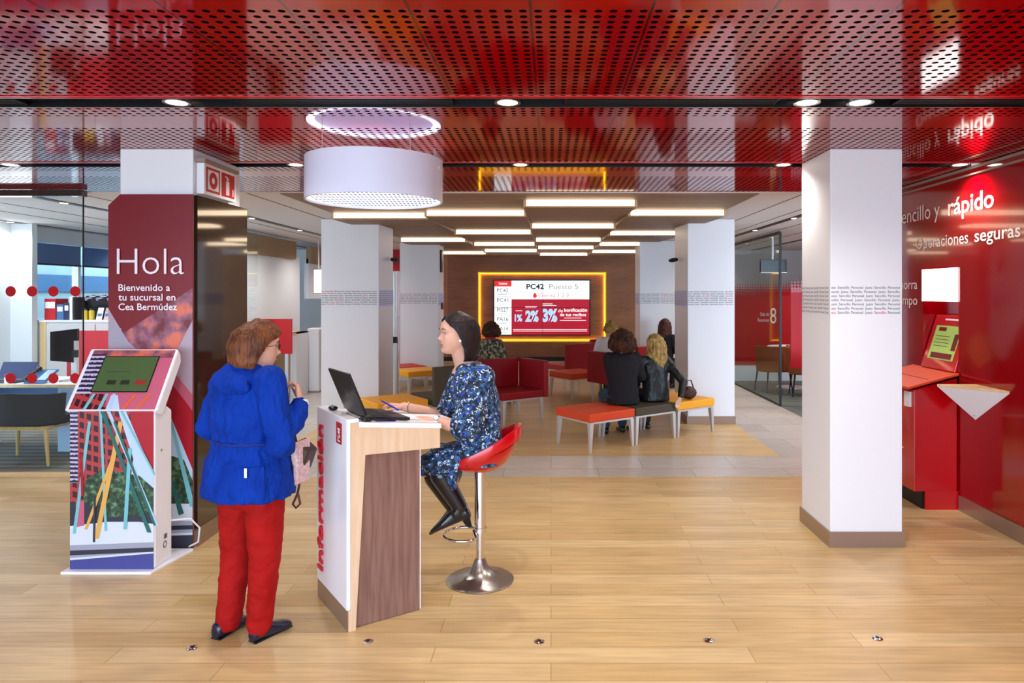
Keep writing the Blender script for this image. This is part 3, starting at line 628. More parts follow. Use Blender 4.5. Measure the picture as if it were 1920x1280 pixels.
for k, a in enumerate((.5, 2.3, 4.1, 5.5)):
    MB().tube([(LX+.40*math.cos(a), LY+.40*math.sin(a), L1-.01), (LX+.40*math.cos(a), LY+.40*math.sin(a), CEIL+.01)], .002, 6).build('suspension_wire', 'brushed', t)
# fire sign on the side of the poster column
t = thing('fire_sign', 'white boxed safety sign with two red pictograms on column side', 'sign', (-2.375, 4.9, 2.37))
xs = -2.345
MB().box(-2.398, xs, 4.69, 5.16, 2.375, 2.585).build('case', 'white_plastic', t, bevel=.003)
MB().box(-2.398, xs+.02, 4.66, 5.17, 2.585, 2.61).build('top_cover', 'grey_stripe', t, bevel=.003)
b = MB().quad((xs+.001, 4.715, 2.395), (xs+.001, 4.91, 2.395), (xs+.001, 4.91, 2.565), (xs+.001, 4.715, 2.565)).quad((xs+.001, 4.935, 2.395), (xs+.001, 5.135, 2.395), (xs+.001, 5.135, 2.565), (xs+.001, 4.935, 2.565))
b.build('red_fields', 'sign_red', t)
def disc(mb, c, r, a1, a2, n=28, m=0, r0=0):
    c, a1, a2 = V(c), V(a1), V(a2); ps = [c+a1*(r*math.cos(2*PI*i/n))+a2*(r*math.sin(2*PI*i/n)) for i in range(n)]
    if not r0: return mb.poly(ps, m)
    qs = [c+a1*(r0*math.cos(2*PI*i/n))+a2*(r0*math.sin(2*PI*i/n)) for i in range(n)]
    return mb.add(ps+qs, [(i, (i+1) % n, n+(i+1) % n, n+i) for i in range(n)], m)
b = MB(); b.quad((xs+.002, 4.735, 2.412), (xs+.002, 4.89, 2.412), (xs+.002, 4.89, 2.548), (xs+.002, 4.735, 2.548))
b.slab([(xs+.0022, 5.0, 2.41), (xs+.0022, 5.05, 2.41), (xs+.0022, 5.05, 2.51), (xs+.0022, 5.0, 2.51)], (.001, 0, 0)).box(xs+.002, xs+.003, 5.01, 5.04, 2.515, 2.535).box(xs+.002, xs+.003, 4.985, 5.02, 2.535, 2.543).box(xs+.002, xs+.003, 5.10, 5.115, 2.41, 2.46)
b.build('pictogram', 'letter_white', t)
b = MB(); disc(b, (xs+.003, 4.812, 2.48), .058, Y, Zv, r0=.022); b.build('reel_pictogram', 'sign_red', t)
# small cameras on the columns
def cam_unit(x, y, z, s_, label):
    t = thing('security_camera', label, 'camera', (x, y, z), group='column cameras')
    MB().box(x, x+s_*.03, y-.02, y+.02, z-.03, z+.03).build('bracket', 'white_plastic', t, bevel=.004)
    MB().tube([(x+s_*.02, y, z), (x+s_*.10, y-.07, z-.015), (x+s_*.13, y-.1, z-.02)], [.028, .03, .022], 12).build('body', 'dark_plastic', t, smooth=True)
cam_unit(-2.22, 9.6, 2.17, 1, 'small dark camera on the inner side of the left inner column')
cam_unit(1.76, 9.6, 2.17, -1, 'small dark camera on the inner side of the right inner column')
t = thing('door_closer_box', 'slim dark metal box high on the far left column side', 'fitting', (-2.07, 13.1, 2.3))
MB().box(-2.08, -2.05, 13.0, 13.16, 2.10, 2.52).build('case', 'black_metal', t, bevel=.004); MB().box(-2.05, -2.044, 13.02, 13.14, 2.30, 2.48).build('cover', 'brushed', t)
t = thing('call_point', 'small dark red box under the pale band of far left column', 'fitting', (-2.08, 13.2, 1.4))
MB().box(-2.08, -2.05, 13.12, 13.26, 1.40, 1.52).build('case', 'dark_red_seat', t, bevel=.004); MB().box(-2.05, -2.046, 13.15, 13.23, 1.43, 1.49).build('button', 'dark_plastic', t)
# floor studs
for i, (u, v, s_) in enumerate(((360, 1215, 'beside the standing woman\'s shoes'), (690, 1203, 'in front of the desk'), (1011, 1203, 'right of the bar stool'), (1329, 1201, 'in front of the right column'), (1645, 1197, 'towards the red wall'))):
    c_ = FL(u, v); t = thing('floor_stud', 'small round steel stud sunk in the floor, %s' % s_, 'floor stud', c_, group='steel floor studs')
    MB().lathe([(.001, .001), (.026, .001), (.026, .003), (.017, .007), (.001, .007)], c_, 24).build('rim', 'chrome', t, smooth=True)
    MB().lathe([(.001, .0065), (.010, .0065), (.009, .0085), (.001, .009)], c_, 16).build('centre', 'black_metal', t, smooth=True)
# ------------------------------------------------------------------ poster, kiosk
def pt(u, v, Z): return P(u, v, Z)
LAY = [0]
def poster_poly(mb, uv, Z, m):
    LAY[0] += 1; mb.poly([P(u, v, Zp-.0008-.0003*LAY[0]) for u, v in uv][::-1], m)
t = thing('welcome_poster', 'tall red welcome panel reading Hola on the left column front', 'sign', (-2.66, 4.63, 0))
Zp = 4.615
out = [(225, 364), (360, 364), (360, 1028), (203, 1028), (203, 384)]
out = [(225, 364), (361, 364), (361, 1026), (203, 1026), (203, 385)]
MB().slab([P(u, v, Zp) for u, v in out], (0, .014, 0)).build('panel', 'poster_red', t)
PM = ['poster_red', 'poster_crimson', 'poster_grey', 'print_clouds', 'poster_sky', 'print_foliage', 'poster_white', 'poster_stone', 'pole_teal', 'pole_green', 'poster_dark', 'poster_pink']
b = MB(); z1, z2, z3, z4 = Zp-.001, Zp-.0016, Zp-.0022, Zp-.0028
poster_poly(b, [(203, 585), (226, 628), (361, 540), (361, 760), (203, 760)], z1, 3)
poster_poly(b, [(203, 578), (240, 640), (262, 660), (203, 660)], z2, 2)
for k in range(4): poster_poly(b, [(203, 604+k*11), (228+k*3, 616+k*9), (226+k*3, 620+k*9), (203, 610+k*11)], z3, 7)
poster_poly(b, [(330, 660), (361, 600), (361, 780), (300, 700)], z2, 2)
poster_poly(b, [(203, 690), (300, 690), (361, 765), (361, 1026), (203, 1026)], z2, 1)
poster_poly(b, [(300, 690), (320, 690), (361, 740), (361, 770)], z3, 11)
poster_poly(b, [(300, 780), (322, 785), (361, 880), (361, 910), (300, 910)], z3, 4)
poster_poly(b, [(203, 860), (325, 855), (345, 862), (361, 900), (361, 950), (203, 950)], z3, 5)
poster_poly(b, [(203, 944), (361, 944), (361, 976), (203, 976)], z4, 6)
poster_poly(b, [(203, 976), (361, 976), (361, 1026), (203, 1026)], z4, 7)
poster_poly(b, [(203, 990), (361, 984), (361, 992), (203, 998)], z4-.0004, 10)
poster_poly(b, [(203, 1004), (361, 998), (361, 1002), (203, 1008)], z4-.0004, 6)
poster_poly(b, [(318, 790), (323, 788), (361, 930), (361, 950), (356, 950)], z4-.0006, 8)
poster_poly(b, [(318, 900), (324, 900), (345, 962), (335, 966)], z4-.0006, 9)
poster_poly(b, [(203, 1008), (361, 1003), (361, 1026), (203, 1026)], z4-.0004, 10)
b.build('printed_scene', PM, t)
b = MB(); ff = Zp-.009
text(b, 'Hola', P(219, 514, ff), X, Zv, width=126*ff/1300, cap=.185, bold=-.012)
for k, s_ in enumerate(('Bienvenido a', 'tu sucursal en', 'Cea Bermúdez')):
    text(b, s_, P(222, 545+18*k, ff), X, Zv, width=(97, 107, 110)[k]*ff/1300, cap=.046, bold=.012)
b.build('lettering', 'letter_white', t)
# touch-screen kiosk
KX0, KX1 = -2.935, -2.42
t = thing('information_kiosk', 'white freestanding touch-screen kiosk wrapped in a city photo print', 'kiosk', ((KX0+KX1)/2, 4.33, 0))
MB().slab([(KX0-.03, 4.19, 0), (KX1, 4.19, 0), (KX1+.06, 4.58, 0), (KX0-.03, 4.58, 0)], (0, 0, .018)).build('base_plate', 'lacquer_white', t, bevel=.003)
prof = [(4.235, .018), (4.235, .98), (4.27, 1.03), (4.36, 1.0), (4.43, .96), (4.43, .018)]
MB().slab([(KX0, y, z) for y, z in prof], (KX1-KX0, 0, 0)).build('body', 'lacquer_white', t, bevel=.012)
# tilted head: front edge low and near, back edge high and far
A0, A1 = V((0, 4.225, .985)), V((0, 4.475, 1.345)); dv = (A1-A0); nn = V((0, -dv.z, dv.y)).normalized()
hp_ = [A0, A1, A1-nn*.02+V((0, .02, -.03)), A1-nn*.075+V((0, -.02, -.05)), A0-nn*.07+V((0, .02, .0))]
MB().slab([p+V((KX0-.035, 0, 0)) for p in hp_], (KX1-KX0+.05, 0, 0)).build('head', 'lacquer_white', t, bevel=.012)
def hd(sx_, q, lift=.001): return V((KX0-.035+(KX1-KX0+.05)*sx_, 0, 0))+A0+dv*q+nn*lift
PM2 = ['poster_crimson', 'print_facade', 'poster_sky', 'print_foliage', 'poster_white', 'poster_stone', 'poster_blue', 'pole_teal', 'pole_yellow', 'pole_green', 'pole_pale', 'poster_dark', 'print_stripes', 'poster_pink', 'poster_orange', 'print_clouds']
b = MB()
LAY[0] = 0
def hq(pts, m, lift):
    LAY[0] += 1; b.poly([hd(x, q, .0006+.0003*LAY[0]) for x, q in pts], m)
hq([(.05, .02), (.98, .02), (.98, .97), (.05, .97)], 13, .001)
hq([(.05, .84), (.98, .84), (.98, .97), (.05, .97)], 15, .0014)
hq([(.05, .02), (.22, .02), (.22, .90), (.05, .90)], 12, .0014)
hq([(.05, .02), (.45, .02), (.38, .26), (.05, .26)], 1, .0016)
hq([(.45, .02), (.6, .02), (.52, .24), (.45, .24)], 2, .0016)
for x0, x1, m_ in ((.20, .24, 7), (.36, .38, 7), (.48, .46, 10), (.62, .70, 14), (.76, .86, 14)): hq([(x0, .02), (x0+.035, .02), (x1+.035, .26), (x1, .26)], m_, .002)
b.build('head_print', PM2, t)
MB().poly([hd(.21, .28, .006), hd(.83, .28, .006), hd(.83, .86, .006), hd(.21, .86, .006)]).build('screen_frame', 'screen_black', t)
sc_ = MB().poly([hd(.22, .295, .0068), hd(.82, .295, .0068), hd(.82, .85, .0068), hd(.22, .85, .0068)]).build('touch_screen', 'screen_green', t)
b = MB()
for x0 in (.35, .50): b.poly([hd(x0, .40, .0076), hd(x0+.10, .40, .0076), hd(x0+.10, .47, .0076), hd(x0, .47, .0076)])
b.poly([hd(.3, .60, .0076), hd(.56, .60, .0076), hd(.56, .606, .0076), hd(.3, .606, .0076)])
b.build('icons', 'screen_icon', sc_)
MB().poly([hd(.66, .40, .0076), hd(.78, .40, .0076), hd(.78, .47, .0076), hd(.66, .47, .0076)]).build('red_icon', 'screen_icon_red', sc_)
b = MB(); yk = 4.234
LAY[0] = 0
def kq(uv, m, k=0):
    LAY[0] += 1; b.poly([P(u, v, yk-.0003*LAY[0]-.001) for u, v in uv][::-1], m)
kq([(131, 771), (288, 771), (288, 1068), (131, 1068)], 0)
kq([(131, 771), (243, 771), (265, 900), (250, 960), (131, 960)], 1, 1)
kq([(131, 771), (146, 771), (146, 905), (131, 905)], 12, 2)
kq([(222, 771), (236, 771), (288, 890), (288, 935), (244, 905), (250, 860)], 2, 2)
kq([(160, 900), (190, 880), (230, 885), (262, 892), (288, 915), (288, 1000), (131, 1000), (131, 960), (155, 955)], 3, 3)
kq([(131, 940), (165, 945), (200, 970), (288, 965), (288, 1000), (131, 1000)], 11, 4)
kq([(131, 986), (200, 978), (260, 978), (288, 982), (288, 1018), (131, 1022)], 4, 5)
kq([(131, 1022), (288, 1016), (288, 1046), (131, 1046)], 5, 5)
kq([(131, 1032), (288, 1026), (288, 1034), (131, 1041)], 11, 6)
kq([(131, 1046), (288, 1034), (288, 1037), (131, 1050)], 4, 7)
kq([(131, 1050), (288, 1037), (288, 1068), (131, 1068)], 6, 6)
kq([(142, 940), (158, 938), (158, 985), (142, 988)], 13, 7)
for (u0, v0, u1, v1, w_, m_) in ((165, 790, 136, 1000, 6, 7), (186, 771, 196, 995, 5, 7), (222, 790, 176, 1010, 9, 8), (207, 862, 158, 992, 6, 8), (188, 771, 276, 998, 8, 9), (200, 771, 290, 985, 7, 10), (240, 840, 231, 992, 7, 7), (212, 790, 288, 985, 5, 9), (176, 930, 174, 1016, 4, 11), (225, 771, 288, 890, 4, 7), (150, 850, 152, 930, 5, 0)):
    kq([(u0, v0), (u0+w_, v0), (u1+w_, v1), (u1, v1)], m_, 8+(u0 % 3))
b.build('front_print', PM2, t)
MB().tube([(KX1-.002, 4.30, .73), (KX1+.006, 4.30, .73)], .008, 12).build('lock', 'chrome', t, smooth=True)
b = MB(); disc(b, (KX1+.0012, 4.345, .13), .022, Y, Zv, r0=.014); b.build('round_mark', 'letter_grey', t)
MB().quad((KX1+.0012, 4.335, .165), (KX1+.0012, 4.37, .165), (KX1+.0012, 4.37, .195), (KX1+.0012, 4.335, .195)).build('square_mark', 'letter_grey', t)
MB().tube([(KX1-.02, 4.43, .25), (-2.34, 4.50, .24), (-2.31, 4.56, .16), (-2.33, 4.58, .06), (-2.40, 4.60, .022)], .006, 8).build('power_cable', 'white_plastic', t, smooth=True)

# ------------------------------------------------------------------ information desk
DA = math.atan2(.572, .82); DO = V((-1.025, 3.48, 0)); dD, dW = V((math.cos(DA), math.sin(DA), 0)), V((-math.sin(DA), math.cos(DA), 0))
def DW(x, y, z): return DO+dD*x+dW*y+V((0, 0, z))
t = thing('information_desk', 'narrow white and pale wood standing desk lettered Información in red', 'desk', DO, DA)
L = dict(local=True)
MB().slab([(x, 0, z) for x, z in ((0, .105), (.02, .105), (.02, 1.046), (.062, 1.046), (.062, 1.066), (0, 1.066))], (0, .505, 0)).build('front_panel', 'lacquer_white', t, bevel=.003, **L)
MB().box(.004, .02, .0, .505, 0, .105).build('kick_plate', 'kick_steel', t, **L)
sidep = [(.02, 0), (.045, 0), (.095, .878), (.512, .862), (.512, .962), (.06, 1.02), (.06, 1.046), (.02, 1.046)]
sidep = [(.008, 0), (.045, 0), (.095, .878), (.512, .862), (.512, .968), (.06, 1.026), (.06, 1.046), (.02, 1.046), (.02, .105), (.008, .105)]
for y0 in (-.004, .479): MB().slab([(x, y0, z) for x, z in sidep], (0, .03, 0)).build('side_panel', 'desk_wood', t, **L)
MB().box(.485, .512, .026, .479, .862, .966).build('end_panel', 'desk_wood', t, **L)
MB().slab([(.042, .02, .002), (.404, .02, .002), (.404, .02, .864), (.096, .02, .876)], (0, .45, 0)).build('cabinet', 'brown_wood', t, bevel=.002, **L)
MB().box(.404, .409, .02, .47, .005, .862).build('cabinet_edge', 'white_plastic', t, **L)
MB().slab([(.062, -.006, 1.022), (.520, -.006, .966), (.520, -.006, .992), (.062, -.006, 1.048)], (0, .517, 0)).build('worktop', 'lacquer_white', t, bevel=.003, **L)
b = MB(); text3d(b, 'Información', (-.001, .385, .180), Zv, Y, .010, width=.80, cap=.088, bold=.010); b.build('lettering', 'letter_red', t, **L)
b = MB().quad((-.001, .165, .925), (-.001, .075, .925), (-.001, .075, 1.035), (-.001, .165, 1.035))
lg = b.build('emblem', 'sign_red', t, **L)
b = MB(); R2 = random.Random(3)
for (y0, z0, w_, h_) in ((.12, 1.0, .05, .012), (.12, .985, .034, .02), (.108, .965, .018, .02), (.13, .955, .014, .028), (.12, .94, .05, .008)):
    b.add([(-.002, y0+w_/2*math.cos(a), z0+h_/2*math.sin(a)) for a in [2*PI*i/12 for i in range(12)]], [tuple(range(11, -1, -1))])
b.build('emblem_mark', 'letter_white', lg, local=True)
def wz(x): return 1.048-(x-.062)*.056/.458          # worktop height at local x
# laptop
t = thing('laptop', 'open black laptop on the information desk', 'laptop', DW(.14, .08, wz(.14)), DA)
sl = -.122
def lp(x, y, z): return V((x, y, z+sl*x))
MB().slab([lp(0, 0, .003), lp(.235, 0, .003), lp(.235, .34, .003), lp(0, .34, .003)], (0, 0, .016)).build('base', 'dark_plastic', t, bevel=.003, **L)
kb = MB()
for r in range(5):
    for c in range(13):
        x0, y0 = .03+r*.022, .025+c*.0225; kb.slab([lp(x0, y0, .019), lp(x0+.018, y0, .019), lp(x0+.018, y0+.019, .019), lp(x0, y0+.019, .019)], (0, 0, .002))
kb.build('keyboard', 'black_metal', t, **L)
MB().slab([lp(.155, .12, .0192), lp(.215, .12, .0192), lp(.215, .22, .0192), lp(.155, .22, .0192)], (0, 0, .0006)).build('touchpad', 'grille', t, **L)
lid = MB().slab([V((0, 0, .02)), V((-.094, 0, .25)), V((-.094, .34, .25)), V((0, .34, .02))], (-.012, 0, -.005)).build('lid', 'dark_plastic', t, bevel=.003, **L)
MB().slab([V((-.006, .012, .033)), V((-.09, .012, .24)), V((-.09, .328, .24)), V((-.006, .328, .033))], (.001, 0, .0005)).build('display', 'screen_black', lid, local=True)
b = MB(); cN = V((-.047-.0125, .17, .13)); a2_ = V((-.38, 0, .925)); disc(b, cN, .016, Y, a2_, r0=.013); b.build('lid_mark', 'brushed', lid, local=True)
# small things on the desk
t = thing('charger_cable', 'black charger and cable bundle behind the laptop', 'cable', DW(.09, .03, wz(.09)), DA)
def lw_(x, y, h=.006): return V((x, y, 0))
MB().box(.00, .042, -.03, .03, .0, .026).build('adapter', 'dark_plastic', t, bevel=.005, **L)
MB().tube([(.045, 0, .012), (.07, -.03, .006), (.11, -.045, .003), (.16, -.05, -.003), (.12, -.055, .0), (.06, -.05, .006), (-.02, .01, .014), (-.02, .08, .014), (-.015, .2, .014)], .0035, 8).build('cord', 'black_metal', t, smooth=True, **L)
t = thing('desk_stamp', 'small black oval gadget at the desk corner behind the laptop', 'gadget', DW(.035, .33, 1.066), DA)
b = MB(); b.ell((0, 0, .012), (.024, .034, .012)); b.build('body', 'dark_plastic', t, smooth=True, **L); MB().box(-.003, .003, -.02, .02, .02, .0255).build('wheel', 'brushed', t, **L)
t = thing('pen', 'blue pen lying at the near edge of the desk', 'pen', DW(.225, .03, wz(.225)+.0065), DA)
MB().tube([(-.06, 0, .0072), (.05, .012, -.006)], .0055, 10).build('barrel', 'pen_blue', t, **L); MB().tube([(.05, .012, -.006), (.066, .0135, -.008)], [.005, .001], 10).build('tip', 'chrome', t, **L)
t = thing('paper_sheets', 'white printed sheets on the desk under the woman\'s hands', 'paper', DW(.485, .2, wz(.485)), DA)
b = MB()
for k in range(3):
    z = .001+.001*k; o_ = .006*k
    b.slab([(-.10+o_, -.08, z+.0122), (.165+o_, -.09+o_, z-.0195), (.18+o_, .12, z-.0215), (-.09+o_, .13, z+.011)], (0, 0, .0008))
b.build('sheets', 'paper', t, **L)
b = MB()
for k in range(7): b.slab([(.135+0*k, -.07+k*.024, -.0142+.001), (.19, -.072+k*.024, -.0208+.001), (.19, -.07+k*.024+.002, -.0208+.001), (.135, -.068+k*.024, -.0142+.001)], (0, 0, .0004))
b.build('print_lines', 'letter_grey', t, **L)

# ------------------------------------------------------------------ bar stool
SB = V((-.42, 4.115, 0))
t = thing('bar_stool', 'red plastic bar stool on a chrome pedestal under the seated woman', 'stool', SB)
MB().lathe([(.001, 0), (.197, 0), (.199, .006), (.19, .012), (.14, .024), (.085, .045), (.05, .08), (.034, .12), (.030, .13), (.001, .13)], SB, 56).build('base', 'brushed', t, smooth=35)
MB().lathe([(.024, .12), (.024, .32), (.001, .32)], SB, 24).build('column', 'chrome', t, smooth=True)
MB().lathe([(.034, .296), (.034, .655), (.001, .655)], SB, 28).build('gas_sleeve', 'chrome', t, smooth=True)
MB().lathe([(.035, .285), (.041, .287), (.041, .315), (.035, .317)], SB, 24).build('collar', 'chrome', t, smooth=True)
arc = [SB+V((.0-.04*0, 0, .30))+V((-.036, 0.018, 0))]+[SB+V((-.10+.115*math.cos(a), .125*math.sin(a), .272)) for a in [math.radians(40+i*20) for i in range(15)]]+[SB+V((-.036, -.018, .30))]
MB().tube(arc, .0085, 12).build('footrest', 'chrome', t, smooth=True)
# moulded seat: a bowl with a low looped back
rings_ = []; n_ = 40
def seat_pt(th, k):     # k 0 centre bottom .. 1 rim ; th 0 = back (+x)
    r = k; x, y = r*.2*math.cos(th), r*.195*math.sin(th)
    z = .664+.022*k**2+k**4*(.012+.105*((1+math.cos(th))/2)**1.3)
    return SB+V((x+.005, y, z))
b = MB(); top = [[seat_pt(2*PI*i/n_, k)+V((0, 0, .012)) for i in range(n_)] for k in (.02, .3, .55, .8, .95, 1.0)]
bot = [[seat_pt(2*PI*i/n_, k)-V((0, 0, .012)) for i in range(n_)] for k in (1.0, .95, .8, .55, .3, .02)]
b.loft(top[::1]+bot); b.build('seat_bowl', 'red_gloss', t, smooth=60)
b = MB(); pts = []
for i in range(41):
    a = math.radians(-140+i*280/40); k_ = (1+math.cos(a))/2
    pts.append((SB+V((.004+.212*math.cos(a)+.022*k_, .206*math.sin(a), .700+.190*k_**1.25)), .016+.020*k_))
b.loft([[p+V((-.009*math.cos(a_), -.009*math.sin(a_), -h)), p+V((.009*math.cos(a_), .009*math.sin(a_), -h)), p+V((.013*math.cos(a_), .013*math.sin(a_), 0)), p+V((.008*math.cos(a_), .008*math.sin(a_), h)), p+V((-.008*math.cos(a_), -.008*math.sin(a_), h)), p+V((-.013*math.cos(a_), -.013*math.sin(a_), 0))] for (p, h), a_ in zip(pts, [math.radians(-140+i*7) for i in range(41)])])
b.build('back_loop', 'red_gloss', t, smooth=75)
# ------------------------------------------------------------------ screen wall
def S(u, v, d=0): return P(u, v, 17.38-d)
t = thing('video_wall', 'big lit video wall showing turn numbers and a red advert', 'screen', S(1016, 576))
MB().slab([S(925, 524), S(1107, 524), S(1107, 629), S(925, 629)], (0, .12, 0)).build('casing', 'black_metal', t)
def sq(mb, u0, v0, u1, v1, d, m=0): mb.quad(S(u0, v1, d), S(u1, v1, d), S(u1, v0, d), S(u0, v0, d), m)
b = MB()
sq(b, 927, 526, 1105, 627, .004, 0); sq(b, 959, 561, 1105, 627, .006, 1); sq(b, 927, 526, 959, 537, .006, 2)
b.build('display', ['v_white', 'v_red', 'v_cell'], t)
b = MB()
for v in (555, 573.5, 591.5, 609): sq(b, 927, v, 959, v+.6, .007)
for v in (551, 569.5, 587.5, 605, 623): sq(b, 933, v, 951, v+.9, .007)
b.build('cell_rules', 'v_grey', t)
def st(s_, u, v, w_, h_, bold=0, d=.009): 
    b = MB(); Z = 17.38-d; text(b, s_, P(u, v, Z), X, Zv, width=w_*Z/1300, cap=h_*Z/1300, bold=bold); return b
def merge(lst):
    b = MB()
    for q in lst: b.add(q.v, q.f)
    return b
merge([st(s_, 932, v, 21, 7.6) for s_, v in (('PC42', 547.5), ('PC41', 566), ('MS27', 584), ('PA16', 601.5), ('PA14', 619.5))]+[st('PC42', 987, 541.5, 33, 9.5, .03)]).build('ticket_lettering', 'v_black', t)
merge([st('Puesto 5', 1030, 541.5, 54, 9.5)]).build('counter_lettering', 'v_grey', t)
merge([st('TURNO', 935, 533.5, 16, 3.6, .02), st('de', 1046.5, 585, 9, 6), st('bonificación', 1058, 584, 43, 6.4, .012), st('de tus recibos', 1050, 592.5, 49, 6.4, .012)]).build('advert_lettering', 'v_white', t)
merge([st('Cuenta 1 2 3', 1010, 556.5, 56, 7)]).build('account_lettering', 'v_pink', t)
b = MB(); disc(b, S(1003, 554.5, .009), .05, X, -Zv); disc(b, S(1003, 551, .009), .028, X, -Zv); b.build('flame_emblem', 'v_cell', t)
merge([st('1%', 965, 602, 14, 13, .04), st('2%', 985, 602, 25, 20, .05), st('3%', 1017, 602, 28, 23, .05)]).build('percent_lettering', 'v_blue', t)
b = MB(); sq(b, 962, 617, 1101, 618.2, .009); sq(b, 962, 620, 1101, 621, .009)
for u, v, w_ in ((967, 582, 12), (985, 574, 22), (985, 576, 20), (1017, 569, 19), (1017, 572, 26), (1058, 595.5, 32), (1050, 600, 49)): sq(b, u, v, u+w_, v+1, .009)
b.build('small_print', 'v_white', t)
b = MB(); sq(b, 1017.2, 526, 1017.8, 627, .012); sq(b, 927, 576.2, 1105, 576.8, .012); b.build('panel_joints', 'v_line', t)
# wooden surround with a yellow lit frame
t = thing('lit_frame_panel', 'wooden panel with glowing yellow edge behind the video wall', 'light panel', P(1016, 576, 17.46))
def S2(u, v, Z=17.49): return P(u, v, Z)
MB().slab([S2(897, 510), S2(1136, 510), S2(1136, 640), S2(897, 640)], (0, .008, 0)).build('panel', 'wall_wood', t)
b = MB()
for (u0, v0, u1, v1) in ((897, 510, 1136, 512.6), (897, 637.4, 1136, 640), (897, 510, 899.6, 640), (1133.4, 510, 1136, 640)): b.slab([S2(u0, v0), S2(u1, v0), S2(u1, v1), S2(u0, v1)], (0, -.07, 0))
b.build('frame_edge', 'yellow_led', t)
b = MB()
for (u0, v0, u1, v1) in ((900, 512.7, 1133, 513), (900, 637, 1133, 637.3), (899.7, 513, 900, 637), (1133, 513, 1133.3, 637)): b.slab([S2(u0, v0, 17.485), S2(u1, v0, 17.485), S2(u1, v1, 17.485), S2(u0, v1, 17.485)], (0, -.02, 0))
b.build('light_strip', 'yellow_glow_strip', t)
# ------------------------------------------------------------------ benches: square modules, with or without low backs
BA = math.radians(36); bd, be = V((math.cos(BA), math.sin(BA), 0)), V((-math.sin(BA), math.cos(BA), 0))
W_, D_, HT = .655, .62, .415
def bench(label, corner, seat, backs='', rz=BA, group='bench modules', wide=W_):
    t = thing('bench', label, 'bench', (corner[0], corner[1], 0), rz, group)
    MB().box(.003, wide-.003, 0, D_, HT-.095, HT).build('seat', seat, t, bevel=.014, local=True)
    MB().box(.02, wide-.02, .015, D_-.015, HT-.115, HT-.095).build('apron', 'satin_leg', t, local=True)
    for x, y, sx, sy in ((.012, .01, 1, 1), (wide-.012, .01, -1, 1), (.012, D_-.01, 1, -1), (wide-.012, D_-.01, -1, -1)):
        MB().loft([[V((x, y, z)), V((x+sx*w_, y, z)), V((x+sx*w_, y+sy*w_, z)), V((x, y+sy*w_, z))][::sx*sy] for z, w_ in ((0, .022), (HT-.115, .05))]).build('leg', 'satin_leg', t, local=True)
    for k in backs:
        b = MB()
        if k == 'n': b.box(0, wide, -.075, .0, HT-.10, .80)
        if k == 'f': b.box(0, wide, D_, D_+.075, HT-.10, .80)
        if k == 'l': b.box(-.075, 0, 0, D_, HT-.10, .80)
        if k == 'r': b.box(wide, wide+.075, 0, D_, HT-.10, .80)
        b.build('backrest', 'dark_red_seat' if seat != 'olive_seat' else seat, t, bevel=.012, local=True)
    return t
N0 = V((.414, 7.37, 0))
bench('orange-red backless bench module at the near end of the front row', N0, 'orange_red_seat')
bench('dark olive backless bench module with two seated visitors', N0+bd*.665, 'olive_seat')
bench('orange-yellow backless bench module beside the right inner column', N0+bd*1.33, 'orange_seat')
bench('orange-yellow bench module by the left column, behind the desk', (-2.02, 8.06, 0), 'orange_seat')
bench('dark olive bench module with low back, behind the seated woman\'s shoulder', (-1.46, 8.49, 0), 'olive_seat', 'n')
bench('dark red corner bench module with two low backs, right of the seated woman', (-.62, 8.88, 0), 'dark_red_seat', 'rf')
bench('orange-red bench module standing alone in the middle of the lounge', (.33, 11.05, 0), 'orange_red_seat')
bench('dark red bench module whose low back shows its side, under the person in white', (.99, 10.44, 0), 'dark_red_seat', 'l')
bench('dark red bench module with low back nearest the video wall', (.237, 12.3, 0), 'red_seat', 'n')
bench('far red bench module with low back, left of the person in white', (.75, 13.6, 0), 'red_seat', 'n')
bench('red bench module with low back by the far right column', (1.42, 11.7, 0), 'orange_red_seat', 'n')
bench('orange-yellow bench module in front of the far left column', (-2.34, 11.35, 0), 'orange_seat')
bench('red bench module in front of the far left column', (-2.73, 11.93, 0), 'red_seat')
bench('red bench module with low back under the visitor in the mottled jacket', (-1.10, 10.3, 0), 'red_seat', 'f')
t = thing('ticket_post', 'slim pale metal post standing beside the left inner column', 'post', (-2.45, 10.95, 0))
MB().lathe([(.001, 0), (.14, 0), (.14, .012), (.055, .02), (.055, 2.05), (.001, 2.05)], (-2.45, 10.95, 0), 28).build('tube', 'satin_leg', t, smooth=40)
MB().box(-2.49, -2.41, 10.865, 10.9, .92, 1.02).build('reader', 'dark_plastic', t, bevel=.004)
# ------------------------------------------------------------------ cash machine
t = thing('cash_machine', 'red cash machine with sloping counter and tilted screen set in red wall', 'cash machine', (3.08, 5.7, 0))
def slabY(mb, prof, y0, y1, m=0): return mb.slab([(x, y0, z) for x, z in prof], (0, y1-y0, 0), m)
b = MB(); slabY(b, [(2.86, .14), (3.2, .14), (3.2, 1.03), (2.86, .94)], 5.46, 6.12); b.build('pedestal', 'red_gloss', t, bevel=.006)
b = MB().box(2.945, 3.205, 5.452, 5.47, .0, .145); b.build('skirt', 'red_gloss', t)
MB().box(2.93, 3.2, 5.475, 6.1, 0, .14).build('plinth', 'black_metal', t)
b = MB(); slabY(b, [(2.80, .945), (3.204, 1.055), (3.204, 1.075), (2.80, .965)], 5.44, 6.14); b.build('counter', 'atm_orange', t, bevel=.004)
b = MB(); slabY(b, [(2.99, 1.017), (2.995, 1.018), (2.995, 1.0195), (2.99, 1.0185)], 5.5, 6.1); b.build('counter_joint', 'grille', t)
b = MB(); slabY(b, [(3.18, 1.075), (3.32, 1.52), (3.40, 1.52), (3.40, 1.075)], 5.475, 5.97); b.build('screen_housing', 'red_gloss', t, bevel=.006)
